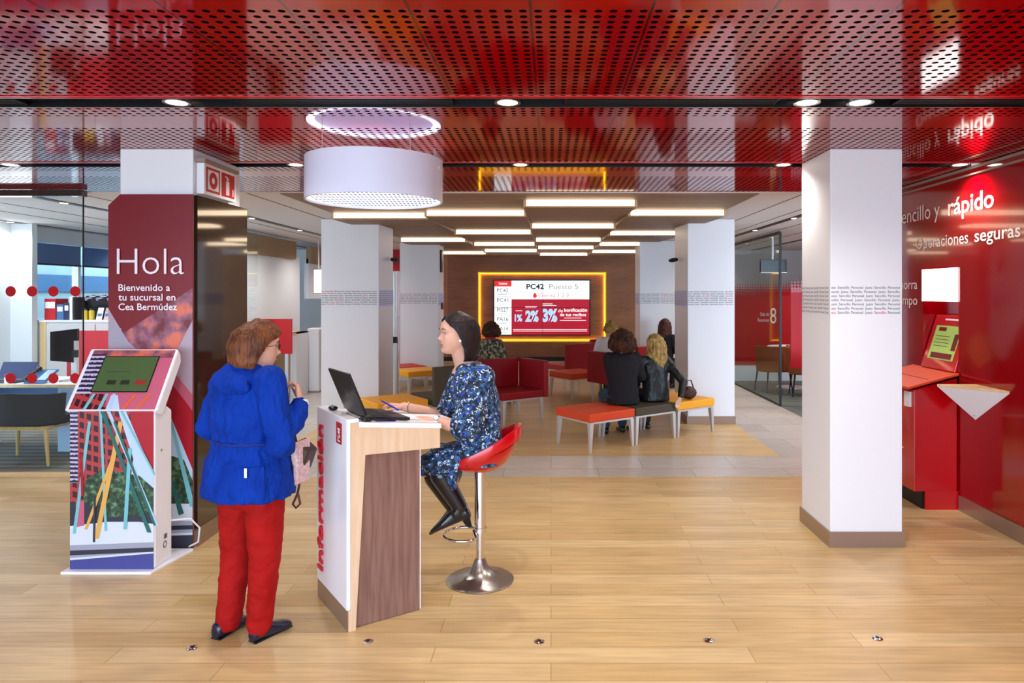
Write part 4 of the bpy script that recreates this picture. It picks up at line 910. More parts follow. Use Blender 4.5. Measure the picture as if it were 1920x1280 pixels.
sv = V((.14, 0, .445)); s0 = V((3.178, 0, 1.075)); sn = V((-.954, 0, .30))
def sp(y, q, l=.003): return s0+sv*q+V((0, y, 0))+sn*l
sc2 = MB().quad(sp(5.90, .18), sp(5.53, .18), sp(5.53, .80), sp(5.90, .80)).build('screen', 'atm_screen', t)
b = MB(); b.quad(sp(5.86, .2, .005), sp(5.56, .2, .005), sp(5.56, .3, .005), sp(5.86, .3, .005)).quad(sp(5.85, .7, .005), sp(5.74, .7, .005), sp(5.74, .77, .005), sp(5.85, .77, .005)).quad(sp(5.60, .36, .005), sp(5.54, .36, .005), sp(5.54, .66, .005), sp(5.60, .66, .005)); b.build('screen_icons', 'poster_red', sc2)
b = MB(); 
for k in range(4): b.quad(sp(5.86, .42+k*.06, .005), sp(5.66, .42+k*.06, .005), sp(5.66, .43+k*.06, .005), sp(5.86, .43+k*.06, .005))
b.build('screen_lines', 'screen_icon', sc2)
MB().quad(sp(5.80, .9, .005), sp(5.56, .9, .005), sp(5.56, .93, .005), sp(5.80, .93, .005)).build('card_slot', 'letter_white', t)
MB().box(3.196, 3.209, 5.465, 5.975, 1.635, 1.905).build('light_panel', 'lightbox', t)
b = MB(); text(b, 'Santander', (2.858, 6.06, .42), (0, -1, 0), Zv, width=.44, cap=.06, bold=.008); b.build('lettering', 'letter_white', t)
MB().box(2.84, 2.862, 5.50, 5.58, .80, .92).build('receipt_slot', 'white_plastic', t)
t = thing('writing_shelf', 'small white and wood triangular writing shelf fixed to red wall', 'shelf', (3.21, 5.05, .75))
A_, B_, C_, D2_ = V((2.918, 5.24, 1.0)), V((3.208, 5.235, 1.0)), V((3.208, 4.85, 1.0)), V((3.208, 5.24, .745))
MB().slab([A_, C_, B_], (0, 0, .016)).build('top', 'beech', t, bevel=.002)
MB().slab([A_, C_, D2_], (.012, .006, 0)).build('front', 'white_plastic', t)
MB().ell((3.185, 5.215, .785), (.008, .008, .008)).build('screw', 'chrome', t, smooth=True)
# ------------------------------------------------------------------ left office
t = thing('office_desk', 'white desk with wooden edge in the left glass office', 'desk', (-4.9, 7.5, 0))
MB().box(-6.4, -4.62, 7.30, 8.05, .715, .74).build('worktop', 'white_plastic', t); MB().box(-6.4, -4.62, 7.285, 7.30, .71, .742).build('edge_band', 'beech', t)
MB().box(-5.30, -4.64, 7.45, 8.0, 0, .70).build('pedestal', 'pole_pale', t, bevel=.004)
for x in (-6.35,): MB().box(x, x+.05, 7.4, 7.95, 0, .715).build('leg', 'satin_leg', t)
MB().box(-6.3, -5.3, 7.9, 7.93, .2, .70).build('modesty_panel', 'blue_fabric', t)
t = thing('office_chair', 'dark grey tub chair with pale wooden legs at the left office desk', 'chair', (-5.25, 7.0, 0))
b = MB()
for a0 in range(0, 1): pass
cc = V((-5.28, 7.02, 0)); R_ = []
for i in range(17):
    a = math.radians(-180+i*180/16); p = cc+V((.36*math.cos(a), .22*math.sin(a), 0)); q = cc+V((.31*math.cos(a), .17*math.sin(a), 0))
    z0 = .40; z1 = .72-.02*abs(math.cos(a)); R_.append([p+V((0, 0, z0)), p*1.0+V((.02*math.cos(a), .02*math.sin(a), z1)), q+V((.02*math.cos(a), .02*math.sin(a), z1)), q+V((0, 0, z0))])
b.loft(R_); b.build('backrest', 'chair_grey', t, smooth=50, bevel=.006)
MB().rings([(cc+V((0, .08, .38)), .33, .24), (cc+V((0, .08, .46)), .34, .25)], X, Y, ex=3.5).build('seat', 'chair_grey', t, smooth=50)
MB().box(-5.58, -4.98, 6.84, 7.25, .35, .385).build('frame', 'light_leg', t)
for x, y in ((-5.57, 6.86), (-5.0, 6.86), (-5.57, 7.25), (-5.0, 7.25)): MB().tube([(x+(.0 if x < -5.3 else 0), y, .36), (x-(.03 if x < -5.3 else -.05), y-(.03 if y < 7 else -.03), 0)], [.022, .014], 10).build('leg', 'light_leg', t, smooth=True)
def onp(u, v, Z): return P(u, v, Z)
t = thing('monitor', 'black monitor on a silver stand on the left office desk', 'monitor', (-4.98, 7.75, .74))
MB().slab([P(94, 622, 7.45), P(144, 616, 7.62), P(144, 680, 7.62), P(94, 676, 7.45)], (.006, .03, 0)).build('screen', 'screen_black', t)
MB().box(-5.26, -5.20, 7.60, 7.64, .75, 1.18).build('stand', 'satin_leg', t); MB().box(-5.36, -5.1, 7.55, 7.75, .7415, .7535).build('base', 'satin_leg', t); MB().box(-5.27, -5.19, 7.585, 7.62, 1.0, 1.08).build('mount', 'dark_plastic', t)
t = thing('desk_phone', 'grey desk telephone with curled handset on the left office desk', 'telephone', P(68, 700, 7.45))
c0 = V((-5.5, 7.45, .7435))
MB().slab([c0+V((-.10, -.09, .01)), c0+V((.12, -.09, .01)), c0+V((.14, .10, .13)), c0+V((-.08, .10, .13))], (0, .01, -.012)).build('body', 'blue_fabric', t); MB().slab([c0+V((.02, -.06, .034)), c0+V((.11, -.06, .034)), c0+V((.13, .08, .122)), c0+V((.04, .08, .122))], (0, -.002, .004)).build('display', 'pole_pale', t)
MB().tube([c0+V((-.10, -.08, .04)), c0+V((-.07, 0, .10)), c0+V((-.05, .09, .15))], [.022, .014, .022], 10).build('handset', 'dark_plastic', t, smooth=True)
t = thing('office_laptop', 'open navy laptop at the far end of left office desk', 'laptop', (-5.95, 7.5, .74))
MB().box(-6.1, -5.72, 7.4, 7.62, .741, .756).build('base', 'dark_plastic', t, bevel=.003); MB().slab([(-6.1, 7.63, .757), (-5.72, 7.63, .757), (-5.70, 7.70, .94), (-6.08, 7.70, .94)], (0, .012, 0)).build('lid', 'navy', t)
t = thing('paper_pile', 'loose papers on the desk beside the monitor stand', 'papers', (-4.85, 7.5, .74))
for k in range(3):
    MB().box(-4.98+k*.03, -4.72+k*.02, 7.36+k*.02, 7.58+k*.02, .741+k*.004, .7445+k*.004).rot((-4.85, 7.45, 0), .2*k-.2).build('sheet', 'paper', t)
t = thing('glue_stick', 'small white stick with red cap at the desk edge', 'stationery', (-5.78, 7.36, .74))
MB().lathe([(.001, 0), (.02, 0), (.02, .07), (.001, .07)], (-5.78, 7.36, .741), 14).build('barrel', 'white_plastic', t); MB().lathe([(.001, .07), (.021, .07), (.021, .1), (.001, .1)], (-5.78, 7.36, .741), 14).build('cap', 'sign_red', t)
t = thing('storage_cabinet', 'pale grey cabinet with wooden end panel along the left office back', 'cabinet', (-6.3, 9.8, 0))
MB().box(-7.18, -5.0, 9.75, 10.2, 0, 1.30).build('body', 'cabinet_grey', t); MB().box(-7.19, -5.0, 9.735, 10.25, 1.30, 1.325).build('top', 'white_plastic', t); MB().box(-7.18, -7.09, 9.735, 9.75, 0, 1.30).build('end_panel', 'beech', t)
for x in (-7.085, -6.39, -5.69): MB().box(x, x+.68, 9.732, 9.75, .08, 1.27).build('door', 'cabinet_grey', t, bevel=.004)
t = thing('red_screen', 'low red desk screen behind the black monitor', 'desk screen', (-5.6, 9.0, 0))
MB().box(-6.25, -5.35, 8.95, 8.99, .55, 1.22).build('panel', 'red_matte', t); MB().box(-6.25, -6.21, 8.94, 9.0, 0, .55).build('leg', 'satin_leg', t); MB().box(-5.39, -5.35, 8.94, 9.0, 0, .55).build('leg', 'satin_leg', t)
zs = 1.326
def binder(x, y, w_, h_, m_, lab):
    t = thing('binder', lab, 'binder', (x, y, zs), group='binders on the office cabinet')
    MB().box(x, x+w_, y, y+.26, zs, zs+h_).build('cover', m_, t, bevel=.004); MB().box(x+.012, x+w_-.012, y-.002, y, zs+h_*.55, zs+h_*.85).build('spine_label', 'paper', t)
binder(-7.16, 9.8, .16, .30, 'red_matte', 'red binder at the left end of the cabinet top'); binder(-6.99, 9.8, .10, .22, 'blue_fabric', 'light blue binder next to the red one'); binder(-6.885, 9.8, .075, .24, 'navy', 'dark navy binder on the cabinet top'); binder(-6.805, 9.8, .04, .33, 'white_plastic', 'tall white binder beside the display box')
t = thing('display_box', 'open dark display box with jars and leaflets on cabinet top', 'display', (-6.4, 9.85, zs))
MB().box(-6.76, -6.06, 10.08, 10.10, zs, zs+.34).box(-6.76, -6.74, 9.8, 10.08, zs, zs+.32).slab([(-6.08, 9.8, zs), (-6.06, 9.8, zs), (-6.20, 9.8, zs+.32), (-6.22, 9.8, zs+.32)], (0, .28, 0)).build('shell', 'chair_grey', t)
b = MB()
for k in range(4): b.slab([(-6.72+k*.16, 9.98, zs+.30), (-6.58+k*.16, 9.98, zs+.36), (-6.56+k*.16, 9.98, zs+.33), (-6.70+k*.16, 9.98, zs+.27)], (0, .02, 0))
b.build('ribbon', 'print_stripes', t)
for k, x in enumerate((-6.62, -6.53)):
    t = thing('jar', 'yellow jar in the display box, %s of the pair' % ('window side' if k == 0 else 'door side'), 'jar', (x, 9.86, zs), group='yellow jars')
    MB().lathe([(.001, 0), (.036, 0), (.036, .12), (.024, .14), (.001, .14)], (x, 9.86, zs), 16).build('glass', 'yellow_jar', t, smooth=40); MB().lathe([(.001, .14), (.028, .14), (.028, .165), (.001, .165)], (x, 9.86, zs), 16).build('lid', 'dark_plastic', t)
for k, (x, m_, lab) in enumerate(((-6.42, 'paper', 'white leaflet'), (-6.31, 'pattern_bag', 'pinkish leaflet'), (-6.22, 'navy', 'navy leaflet'))):
    t = thing('leaflet', '%s standing in the display box on the cabinet' % lab, 'leaflet', (x, 9.86, zs), group='leaflets')
    MB().slab([(x-.04, 9.84, zs), (x+.04, 9.84, zs), (x+.04, 9.90, zs+.17), (x-.04, 9.90, zs+.17)], (0, .006, 0)).build('card', m_, t); MB().slab([(x-.03, 9.853, zs+.05), (x+.03, 9.853, zs+.05), (x+.03, 9.867, zs+.09), (x-.03, 9.867, zs+.09)], (0, .004, 0)).build('print', 'blue_fabric', t)
for k, (y0, y1) in enumerate(((9.95, 11.0), (11.05, 12.3), (12.35, 13.55))):
    t = thing('roller_blind', 'blue roller blind half drawn over the office window, %s pane' % ('first', 'second', 'third')[k], 'blind', (-7.47, y0, 2.3), group='blue roller blinds')
    MB().box(-7.47, -7.46, y0, y1, 2.14, 2.44).build('fabric', 'blue_blind', t); MB().box(-7.475, -7.45, y0, y1, 2.12, 2.145).build('hem_bar', 'channel', t)
# ------------------------------------------------------------------ left aisle things
t = thing('red_desk_screen', 'red desk screen behind the standing woman\'s face', 'desk screen', P(525, 660, 10.9))
MB().box(-4.6, -4.08, 10.9, 10.94, .75, 1.30).build('panel', 'red_matte', t); MB().box(-4.55, -4.5, 10.89, 10.95, 0, .75).build('leg', 'satin_leg', t); MB().box(-4.18, -4.13, 10.89, 10.95, 0, .75).build('leg', 'satin_leg', t)
t = thing('wooden_cupboard', 'narrow wooden cupboard with white side beside white aisle wall', 'cupboard', P(550, 700, 11.3))
MB().box(-4.50, -4.24, 11.3, 11.8, 0, 1.04).build('body', 'carton_tan', t); MB().box(-4.24, -4.14, 11.28, 11.82, 0, 1.06).build('side_panel', 'white_plastic', t); MB().box(-4.5, -4.14, 11.27, 11.84, 1.04, 1.06).build('top', 'beech', t)
t = thing('white_pedestal', 'tall white pedestal in front of the red wall numbered 2', 'pedestal', P(583, 730, 12.0))
MB().box(-4.19, -3.98, 11.9, 12.2, 0, 1.10).build('body', 'white_plastic', t, bevel=.02); MB().box(-4.2, -3.97, 11.89, 12.21, 0, .03).build('foot', 'kick_steel', t)
t = thing('hanging_display', 'bright upright display hanging in the left aisle', 'display', P(593, 530, 12.6))
MB().box(-4.32, -4.15, 12.6, 12.66, 1.70, 2.14).build('panel', 'black_metal', t); MB().quad((-4.31, 12.598, 1.71), (-4.16, 12.598, 1.71), (-4.16, 12.598, 2.13), (-4.31, 12.598, 2.13)).build('screen', 'v_white', t)
MB().box(-4.24, -4.22, 12.62, 12.64, 2.14, CEIL).build('hanger', 'satin_leg', t)
# ------------------------------------------------------------------ right office things
t = thing('wall_screen', 'black hanging television in the right glass office', 'television', P(1441, 500, 12))
MB().box(3.6, 4.05, 11.9, 11.96, 2.05, 2.28).build('panel', 'screen_black', t, bevel=.005); MB().box(3.8, 3.83, 11.92, 11.94, 2.28, CEIL).build('hanger', 'satin_leg', t); MB().box(3.6, 4.05, 11.895, 11.90, 2.05, 2.065).build('lower_edge', 'satin_leg', t)
t = thing('meeting_table', 'white topped meeting table in the right glass office', 'table', (4.5, 12.6, 0))
MB().lathe([(.001, .72), (.42, .72), (.42, .745), (.001, .745)], (4.35, 12.55, 0), 36).build('top', 'white_plastic', t); MB().lathe([(.001, 0), (.26, 0), (.26, .015), (.03, .03), (.03, .72), (.001, .72)], (4.35, 12.55, 0), 24).build('pedestal', 'satin_leg', t, smooth=30)
def tub(x, y, rz, m_, lab):
    t = thing('tub_chair', lab, 'chair', (x, y, 0), rz, 'tub chairs in the right office'); R_ = []
    for i in range(15):
        a = math.radians(-190+i*200/14); p, q = V((.30*math.cos(a), .28*math.sin(a), 0)), V((.25*math.cos(a), .23*math.sin(a), 0))
        R_.append([p+V((0, 0, .38)), p*1.08+V((0, 0, .80)), q*1.08+V((0, 0, .80)), q+V((0, 0, .38))])
    MB().loft(R_).build('backrest', m_, t, smooth=50, local=True); MB().rings([(V((0, .02, .36)), .27, .25), (V((0, .02, .46)), .28, .26)], X, Y).build('seat', m_, t, smooth=50, local=True)
    for sx in (-1, 1):
        for sy in (-1, 1): MB().tube([(sx*.2, sy*.18, .37), (sx*.24, sy*.22, 0)], [.016, .011], 8).build('leg', 'chair_grey', t, local=True)
tub(3.85, 12.0, .2, 'terracotta', 'terracotta tub chair nearest the glass in the right office'); tub(4.25, 11.55, -.2, 'terracotta', 'terracotta tub chair facing the red partition')
tub(3.98, 10.1, -.5, 'red_matte', 'red tub chair in front of the red partition by right column')
# ------------------------------------------------------------------ people
def fr(theta):       # facing direction and right-hand vector for an angle from +X
    f = V((math.cos(theta), math.sin(theta), 0)); return f, V((math.sin(theta), -math.cos(theta), 0))
def lut(t, z):
    for (z0, v0), (z1, v1) in zip(t, t[1:]):
        if z <= z0: return v0
        if z <= z1:
            k = (z-z0)/(z1-z0); k = k*k*(3-2*k)*.5+k*.5; return v0+(v1-v0)*k
    return t[-1][1]
HF = [(-.118, .050), (-.112, .066), (-.102, .077), (-.092, .079), (-.080, .077), (-.066, .081), (-.05, .083), (-.03, .082), (-.01, .081), (.008, .082), (.024, .089), (.045, .088), (.065, .080), (.085, .064), (.100, .042), (.112, .010)]
HB_ = [(-.118, .0), (-.10, -.03), (-.08, -.055), (-.05, -.078), (-.02, -.094), (.02, -.103), (.05, -.099), (.08, -.082), (.10, -.054), (.112, -.012)]
HW = [(-.118, .016), (-.11, .028), (-.095, .042), (-.08, .051), (-.06, .059), (-.04, .065), (-.015, .070), (.02, .074), (.05, .072), (.075, .061), (.095, .043), (.112, .010)]
FEAT = [(.031, .004, -.0085, .0145, .0095), (.030, .027, .0035, .014, .0055), (.041, -.022, .0040, .015, .014), (.0125, -.030, .0065, .0055, .0055)]
MIDF = [(-.0575, .0050, .0135, .0042), (-.0685, .0048, .0115, .0045), (-.0630, -.0025, .016, .0022), (-.081, -.0040, .015, .006), (-.099, .0050, .013, .009)]
def relief(x, z):
    a = 0
    for fx, fz, amp, sx, sz in FEAT: a += amp*math.exp(-((abs(x)-fx)/sx)**2-((z-fz)/sz)**2)
    for fz, amp, sx, sz in MIDF: a += amp*math.exp(-(x/sx)**2-((z-fz)/sz)**2)
    if z > -.044 and z < .022:
        t = (.022-z)/.048; h = .027*min(1, t)**1.25 if z > -.026 else .027*max(0, (z+.044)/.018)**.6
        a += h*math.exp(-(x/(.0065+.0045*min(1, max(0, t))))**2)
    return a
def surf_y(x, z):
    W = lut(HW, z); c = max(0, 1-(abs(x)/max(W, .001))**2.4)**(1/2.4)
    return -.005+(lut(HF, z)+.005)*c+relief(x, z)
def head_prims(mb, c, f, r, s=1.0, neck=None, up=None):
    up = up or Zv; A = (r, f, up); n = 72
    def q(x, y, z): return c+r*(x*s)+f*(y*s)+up*(z*s)
    R = []
    for k in range(59):
        z = -.118+.230*k/58; W, F, B = lut(HW, z), lut(HF, z), lut(HB_, z); ring = []
        for i in range(n):
            t = 2*PI*i/n; ct, st = math.cos(t), math.sin(t); ex = 2/2.4
            x = W*math.copysign(abs(ct)**ex, ct); d = abs(st)**ex
            y = -.005+(F+.005)*d if st >= 0 else -.005+(B+.005)*d
            if st > 0: y += relief(x, z)*min(1, st*2.2)
            ring.append(q(x, y, z))
        R.append(ring)
    mb.loft(R)
    for k in (-1, 1):
        mb.ell(q(k*.073, -.014, -.010), [v*s for v in (.0075, .017, .029)], A, n=16, k=12); mb.ell(q(k*.078, -.020, .004), [v*s for v in (.006, .012, .018)], A, n=14, k=10)
    if neck is not None:
        mb.tube([q(0, -.025, -.04), q(0, -.022, -.09), neck, neck-Zv*.05], [.052*s, .049*s, .055*s, .075*s], 20)
    return q
def face_parts(q, r, f, s, root, up=None, brow='dark_hair'):
    up = up or Zv; A = (r, f, up)
    for k in (-1, 1):
        ys = surf_y(.031, .004)
        e = MB(); e.ell(q(k*.031, ys-.0015, .004), (.0130*s, .0080*s, .0066*s), A, n=18, k=12); o = e.build('eye', 'paper', root, smooth=True)
        MB().ell(q(k*.031, ys+.0042, .0042), (.0056*s, .0030*s, .0056*s), A, n=14, k=8).build('iris', 'dark_hair', o, smooth=True)
        b = MB(); pts = [(k*x, surf_y(x, z)+d, z) for x, z, d in ((.0160, .005, .004), (.022, .0100, .0066), (.031, .0120, .0078), (.039, .0100, .0062), (.0460, .0045, .004))]
        b.tube([q(*p) for p in pts], [.0016*s, .0026*s, .0030*s, .0026*s, .0016*s], 8); b.build('eyelid', 'skin', root, smooth=True)
        b = MB(); b.tube([q(x, y+.0018, z-.0028) for x, y, z in pts], [.0007*s, .0011*s, .0013*s, .0013*s, .0008*s], 6); b.build('eyelashes', 'dark_hair', root, smooth=True)
        b = MB(); b.tube([q(k*x, surf_y(x, z)+.0012, z) for x, z in ((.014, .0245), (.022, .029), (.033, .0315), (.043, .0295), (.050, .024))], [.0020*s, .0030*s, .0028*s, .0022*s, .0010*s], 8, flat=.8); b.build('eyebrow', brow, root, smooth=True)
    for nm, zc, hw, th in (('upper_lip', -.0585, .0215, .0030), ('lower_lip', -.0680, .0190, .0038)):
        b = MB(); xs = [-hw, -hw*.66, -hw*.3, 0, hw*.3, hw*.66, hw]
        b.tube([q(x, surf_y(x, zc-(.001 if abs(x) > hw*.5 else 0))-.0006, zc-.0035*(abs(x)/hw)**2*(1 if zc > -.06 else -1)) for x in xs], [.0007*s, th*.75*s, th*s, th*.95*s, th*s, th*.75*s, .0007*s], 10); b.build(nm, 'lip', root, smooth=True)
def hair_shell(q, W, F, B, phi, zs, th=.016, n=40):
    # a shell of hair over the skull: W, F, B give half width, front and back by height; phi the hairline angle from the front
    b = MB(); outer, inner = [], []
    for z in zs:
        w_, f_, b_ = lut(W, z), lut(F, z), lut(B, z); p0 = math.radians(lut(phi, z)); ro, ri = [], []
        for i in range(n):
            t = p0+(2*PI-2*p0)*i/(n-1); sx, cy = math.sin(t), math.cos(t); ex = .88
            x = w_*math.copysign(abs(sx)**ex, sx); d = abs(cy)**ex; y = -.015+(f_+.015)*d if cy >= 0 else -.015+(b_+.015)*d
            ro.append(q(x, y, z)); k = max(0, 1-th/max(math.hypot(x, y+.015), .02)); ri.append(q(x*k, -.015+(y+.015)*k, z-.004 if z > .09 else z))
        outer.append(ro); inner.append(ri)
    b.loft([o+i_[::-1] for o, i_ in zip(outer, inner)])
    return b
def hand_prims(mb, w, d, n, side, s=1.0, curl=(.35, .5, .4), spread=.05, thumb=.6):
    # wrist w, finger direction d, palm normal n (palm faces n), thumb side vector
    d = d.normalized(); side = (side-d*side.dot(d)).normalized(); n = d.cross(side)*(1 if d.cross(side).dot(n) > 0 else -1)
    k = s*.088
    R = []
    for t, wd, th in ((-.1, .026, .019), (.2, .031, .016), (.6, .039, .0145), (1.0, .040, .012)): R.append((w+d*(k*t), wd*s, th*s))
    mb.rings(R, side, n, n=16, ex=2.6)
    for i, (off, ln, ra) in enumerate(((.030, .072, .0083), (.0105, .080, .0086), (-.0095, .074, .0083), (-.0285, .058, .0074))):
        p = w+d*(k*(.96 if i in (1, 2) else .9))+side*(off*s); dir_ = (d+side*(spread*(1.5-i))).normalized(); pts = [p-dir_*.02*s, p]; ang = 0
        for j, fr_ in enumerate((.45, .32, .23)):
            ang += curl[j]; dd = dir_*math.cos(ang)+n*math.sin(ang); p = p+dd*(ln*fr_*s); pts.append(p)
        mb.tube(pts, [ra*s*1.05, ra*s, ra*s*.95, ra*s*.88, ra*s*.72], 10); mb.ell(pts[-1], [ra*s*.72]*3, n=10, k=6); mb.ell(pts[2], [ra*s*.95]*3, n=10, k=6)
    p = w+d*(k*.25)+side*(.022*s)+n*(.004*s); td = (d*math.cos(thumb)+side*math.sin(thumb)*.9+n*.35).normalized(); p2 = p+td*.045*s; td2 = (td*.8+d*.5+n*.2).normalized(); p3 = p2+td2*.03*s; p4 = p3+td2*.022*s
    mb.tube([p, p2, p3, p4], [.014*s, .0115*s, .0098*s, .0078*s], 10); mb.ell(p4, [.0078*s]*3, n=10, k=6); mb.ell(p2, [.0115*s]*3, n=10, k=6)
def limb(mb, pts, rad, n=16, flat=1):
    mb.tube(pts, rad, n, flat=flat)
    for p, r_ in zip(pts, rad): mb.ell(p, (r_, r_, r_*.98), n=14, k=10)
def shoe(mb, heel, toe, s=1.0, h=.075):
    d = (toe-heel); L_ = d.length; d = d.normalized(); side = V((d.y, -d.x, 0)).normalized(); up = side.cross(d).normalized(); up = up if up.z > 0 else -up
    R = []
    for t, w_, hh_ in ((0.0, .020, .026), (.05, .031, .036), (.22, .034, .040), (.45, .037, .034), (.68, .044, .024), (.86, .038, .019), (.96, .025, .014), (1.0, .010, .008)):
        R.append((heel+d*(L_*t)+up*(hh_*s+.004), w_*s, hh_*s))
    mb.rings(R, side, up, n=18, ex=2.5)

# ---- standing woman
TH = math.radians(60); f1, r1 = fr(TH)
B0 = V((-1.50, 3.44, 0))
def L1(x, y, z): return B0+r1*x+f1*y+V((0, 0, z))
shL, shR = P(424, 716, 3.54), P(505, 714, 3.32); elL, elR = P(392, 800, 3.50), P(527, 832, 3.27)
wrL = P(430, 838, 3.66); wrR = P(563, 757, 3.42); hdR = P(557, 712, 3.46)
hips = [P(447, 925, 3.49), P(497, 925, 3.39)]; knees = [P(443, 1050, 3.50), P(496, 1052, 3.40)]; ank = [P(428, 1158, 3.46), P(486, 1163, 3.41)]
heels = [FL(402, 1200), FL(470, 1206)]; toes = [FL(466, 1163), FL(545, 1172)]
for q in heels+toes: q.z = .0
thH = math.radians(28); fh, rh = fr(thH); HC = P(484, 652, 3.44)
upH = (Zv+fh*.10).normalized()
neck1 = L1(0, -.01, 1.335)
def torso1(mb, g=0):
    mb.rings([(L1(0, 0, .72), .165+g, .115+g), (L1(0, 0, .82), .172+g, .125+g), (L1(0, 0, .95), .150+g, .110+g), (L1(0, .01, 1.08), .155+g, .115+g), (L1(0, .01, 1.20), .170+g, .115+g), (L1(0, 0, 1.27), .150+g, .085+g), (L1(0, -.01, 1.33), .075+g, .06+g)], r1, f1)
b = MB(); q1 = head_prims(b, HC, fh, rh, 1.04, neck1, upH); torso1(b)
for h_, k_, a_, he, to in zip(hips, knees, ank, heels, toes):
    limb(b, [h_, k_, a_], [.083, .055, .036]); shoe(b, he*.94+to*.06+V((0, 0, .006)), to*.86+he*.14+V((0, 0, .006)), .74)
    b.tube([a_, he*.72+to*.28+V((0, 0, .06))], [.036, .034], 14)
for s_, e_, w_ in ((shL, elL, wrL), (shR, elR, wrR)): limb(b, [s_, e_, w_], [.050, .038, .026])
hand_prims(b, wrR+(hdR-wrR)*.1, hdR-wrR, -f1*.4-r1*.2-Zv*0+V((-.5, .3, 0)), V((-.2, .6, .3)), .92, curl=(.7, .8, .5))
hand_prims(b, wrL, f1*.8+r1*.6-Zv*.2, -Zv, r1*.6-f1*.4, .92, curl=(.3, .4, .3))
W1 = remesh(b, 'person', 'skin', .0045, smooth=1, origin=B0)
tag(W1, 'person standing in blue jacket and red trousers, back to the room, facing the desk', 'person')
face_parts(q1, rh, fh, 1.04, W1, upH, 'brown_hair')
b = MB()      # jacket
gj = .0
b.rings([(L1(0, .0, .712), .238, .195), (L1(0, 0, .75), .240, .195), (L1(0, 0, .86), .222, .180), (L1(0, 0, .965), .190, .150), (L1(0, 0, 1.0), .186, .147), (L1(0, 0, 1.06), .198, .160), (L1(0, .0, 1.16), .208, .160), (L1(0, 0, 1.235), .200, .135), (L1(0, -.005, 1.28), .160, .105), (L1(0, -.01, 1.315), .095, .085)], r1, f1, n=28, ex=2.2)
limb(b, [shL, elL, wrL], [.074, .068, .05]); limb(b, [shR, shR*.5+elR*.5, elR, elR*.45+wrR*.55, wrR-(wrR-elR)*.08], [.076, .072, .070, .060, .048])
JK = remesh(b, 'jacket', 'blue_jacket', .008, W1, 2, disp=(.055, .022))
b = MB()      # fallen hood and collar
b.rings([(L1(0, -.02, 1.275), .155, .115), (L1(0, -.03, 1.30), .150, .115), (L1(0, -.03, 1.325), .115, .095), (L1(0, -.02, 1.36), .082, .078)], r1, f1, n=24)
b.ell(L1(0, -.105, 1.255), (.150, .055, .058), (r1, f1, Zv)); b.ell(L1(.10, -.03, 1.29), (.07, .07, .04), (r1, f1, Zv)); b.ell(L1(-.10, -.03, 1.29), (.07, .07, .04), (r1, f1, Zv))
remesh(b, 'hood', 'blue_jacket', .009, W1, 3, disp=(.05, .01))
b = MB()
for k in range(60):
    a = 2*PI*k/60; 
    p = L1(.1885*math.cos(a), .150*math.sin(a), .982); pn = (r1*math.cos(a)+f1*math.sin(a))
    b.box(p.x-.004, p.x+.004, p.y-.004, p.y+.004, p.z-.022, p.z+.022)
b = MB(); ring = [L1(.192*math.cos(2*PI*k/48), .153*math.sin(2*PI*k/48), .982+.004*math.sin(k*2.2)) for k in range(49)]
b.tube(ring, .007, 8); b.build('drawcord_seam', 'blue_dark', W1, smooth=True)
def onjack(x, z, d=.004):   # a point on the jacket's back-right skirt
    a = x; return L1((.232+d)*math.cos(a), (.19+d)*math.sin(a), z)
b = MB(); pa = [onjack(-.95+.09*k, .88, .006) for k in range(7)]
for k in range(6): b.slab([pa[k], pa[k+1], pa[k+1]-Zv*.12, pa[k]-Zv*.12], (pa[k]-B0).normalized()*.006)
b.build('pocket', 'blue_jacket', W1, bevel=.003)
b = MB(); p_ = onjack(-.78, .865, .016); b.box(p_.x-.006, p_.x+.006, p_.y-.004, p_.y+.004, p_.z-.022, p_.z+.022); b.build('zip_pull', 'chrome', W1)
b = MB()
for h_, k_, a_, s_ in zip(hips, knees, ank, (0, 1)):
    limb(b, [h_+V((0, 0, .10)), h_*.6+k_*.4, k_, k_*.4+a_*.6, a_+V((0, 0, -.012))], [.100, .090, .074, .066, .062])
b.rings([(L1(0, 0, .66), .155, .115), (L1(0, 0, .74), .175, .13), (L1(0, 0, .90), .17, .125)], r1, f1)
remesh(b, 'trousers', 'red_trousers', .008, W1, 2, disp=(.05, .016))
for he, to, nm in zip(heels, toes, ('l', 'r')):
    b = MB(); shoe(b, he, to, 1.02); d = (to-he).normalized()
    so = remesh(b, 'shoe', 'navy_shoe', .005, W1, 2)
    c_ = he*.5+to*.5
    MB().rings([(he*.97+to*.03+V((0, 0, .001)), .03, .012), (to*.99+he*.01+V((0, 0, .001)), .02, .012)], V((d.y, -d.x, 0)), Zv, n=12).build('sole', 'black_metal', so)
kW = [(-.120, .070), (-.105, .088), (-.06, .102), (0, .104), (.05, .100), (.09, .082), (.12, .048), (.142, .008)]
kF = [(-.120, .02), (-.06, .06), (0, .075), (.05, .104), (.08, .096), (.105, .076), (.13, .036), (.142, .004)]
kB = [(-.120, -.082), (-.10, -.106), (-.05, -.130), (.02, -.140), (.07, -.126), (.11, -.084), (.134, -.04), (.142, -.016)]
kP = [(-.120, 100), (-.06, 84), (0, 70), (.03, 60), (.05, 40), (.065, 16), (.08, 3), (.142, 0)]
b = hair_shell(q1, kW, kF, kB, kP, [-.120+.262*k/44 for k in range(45)], th=.022)
remesh(b, 'hair', 'auburn_hair', .006, W1, 2, disp=(.030, .012))
b = MB(); b.tube([q1(.078, .0, .01), q1(.068, .07, .012), q1(.05, .094, .012)], .0022, 6)
for k in (-1, 1): b.tube([q1(k*.032+.022*math.cos(a), .099-abs(k*.032+.022*math.cos(a))*.25, .004+.016*math.sin(a)) for a in [2*PI*i/16 for i in range(17)]], .0018, 6)
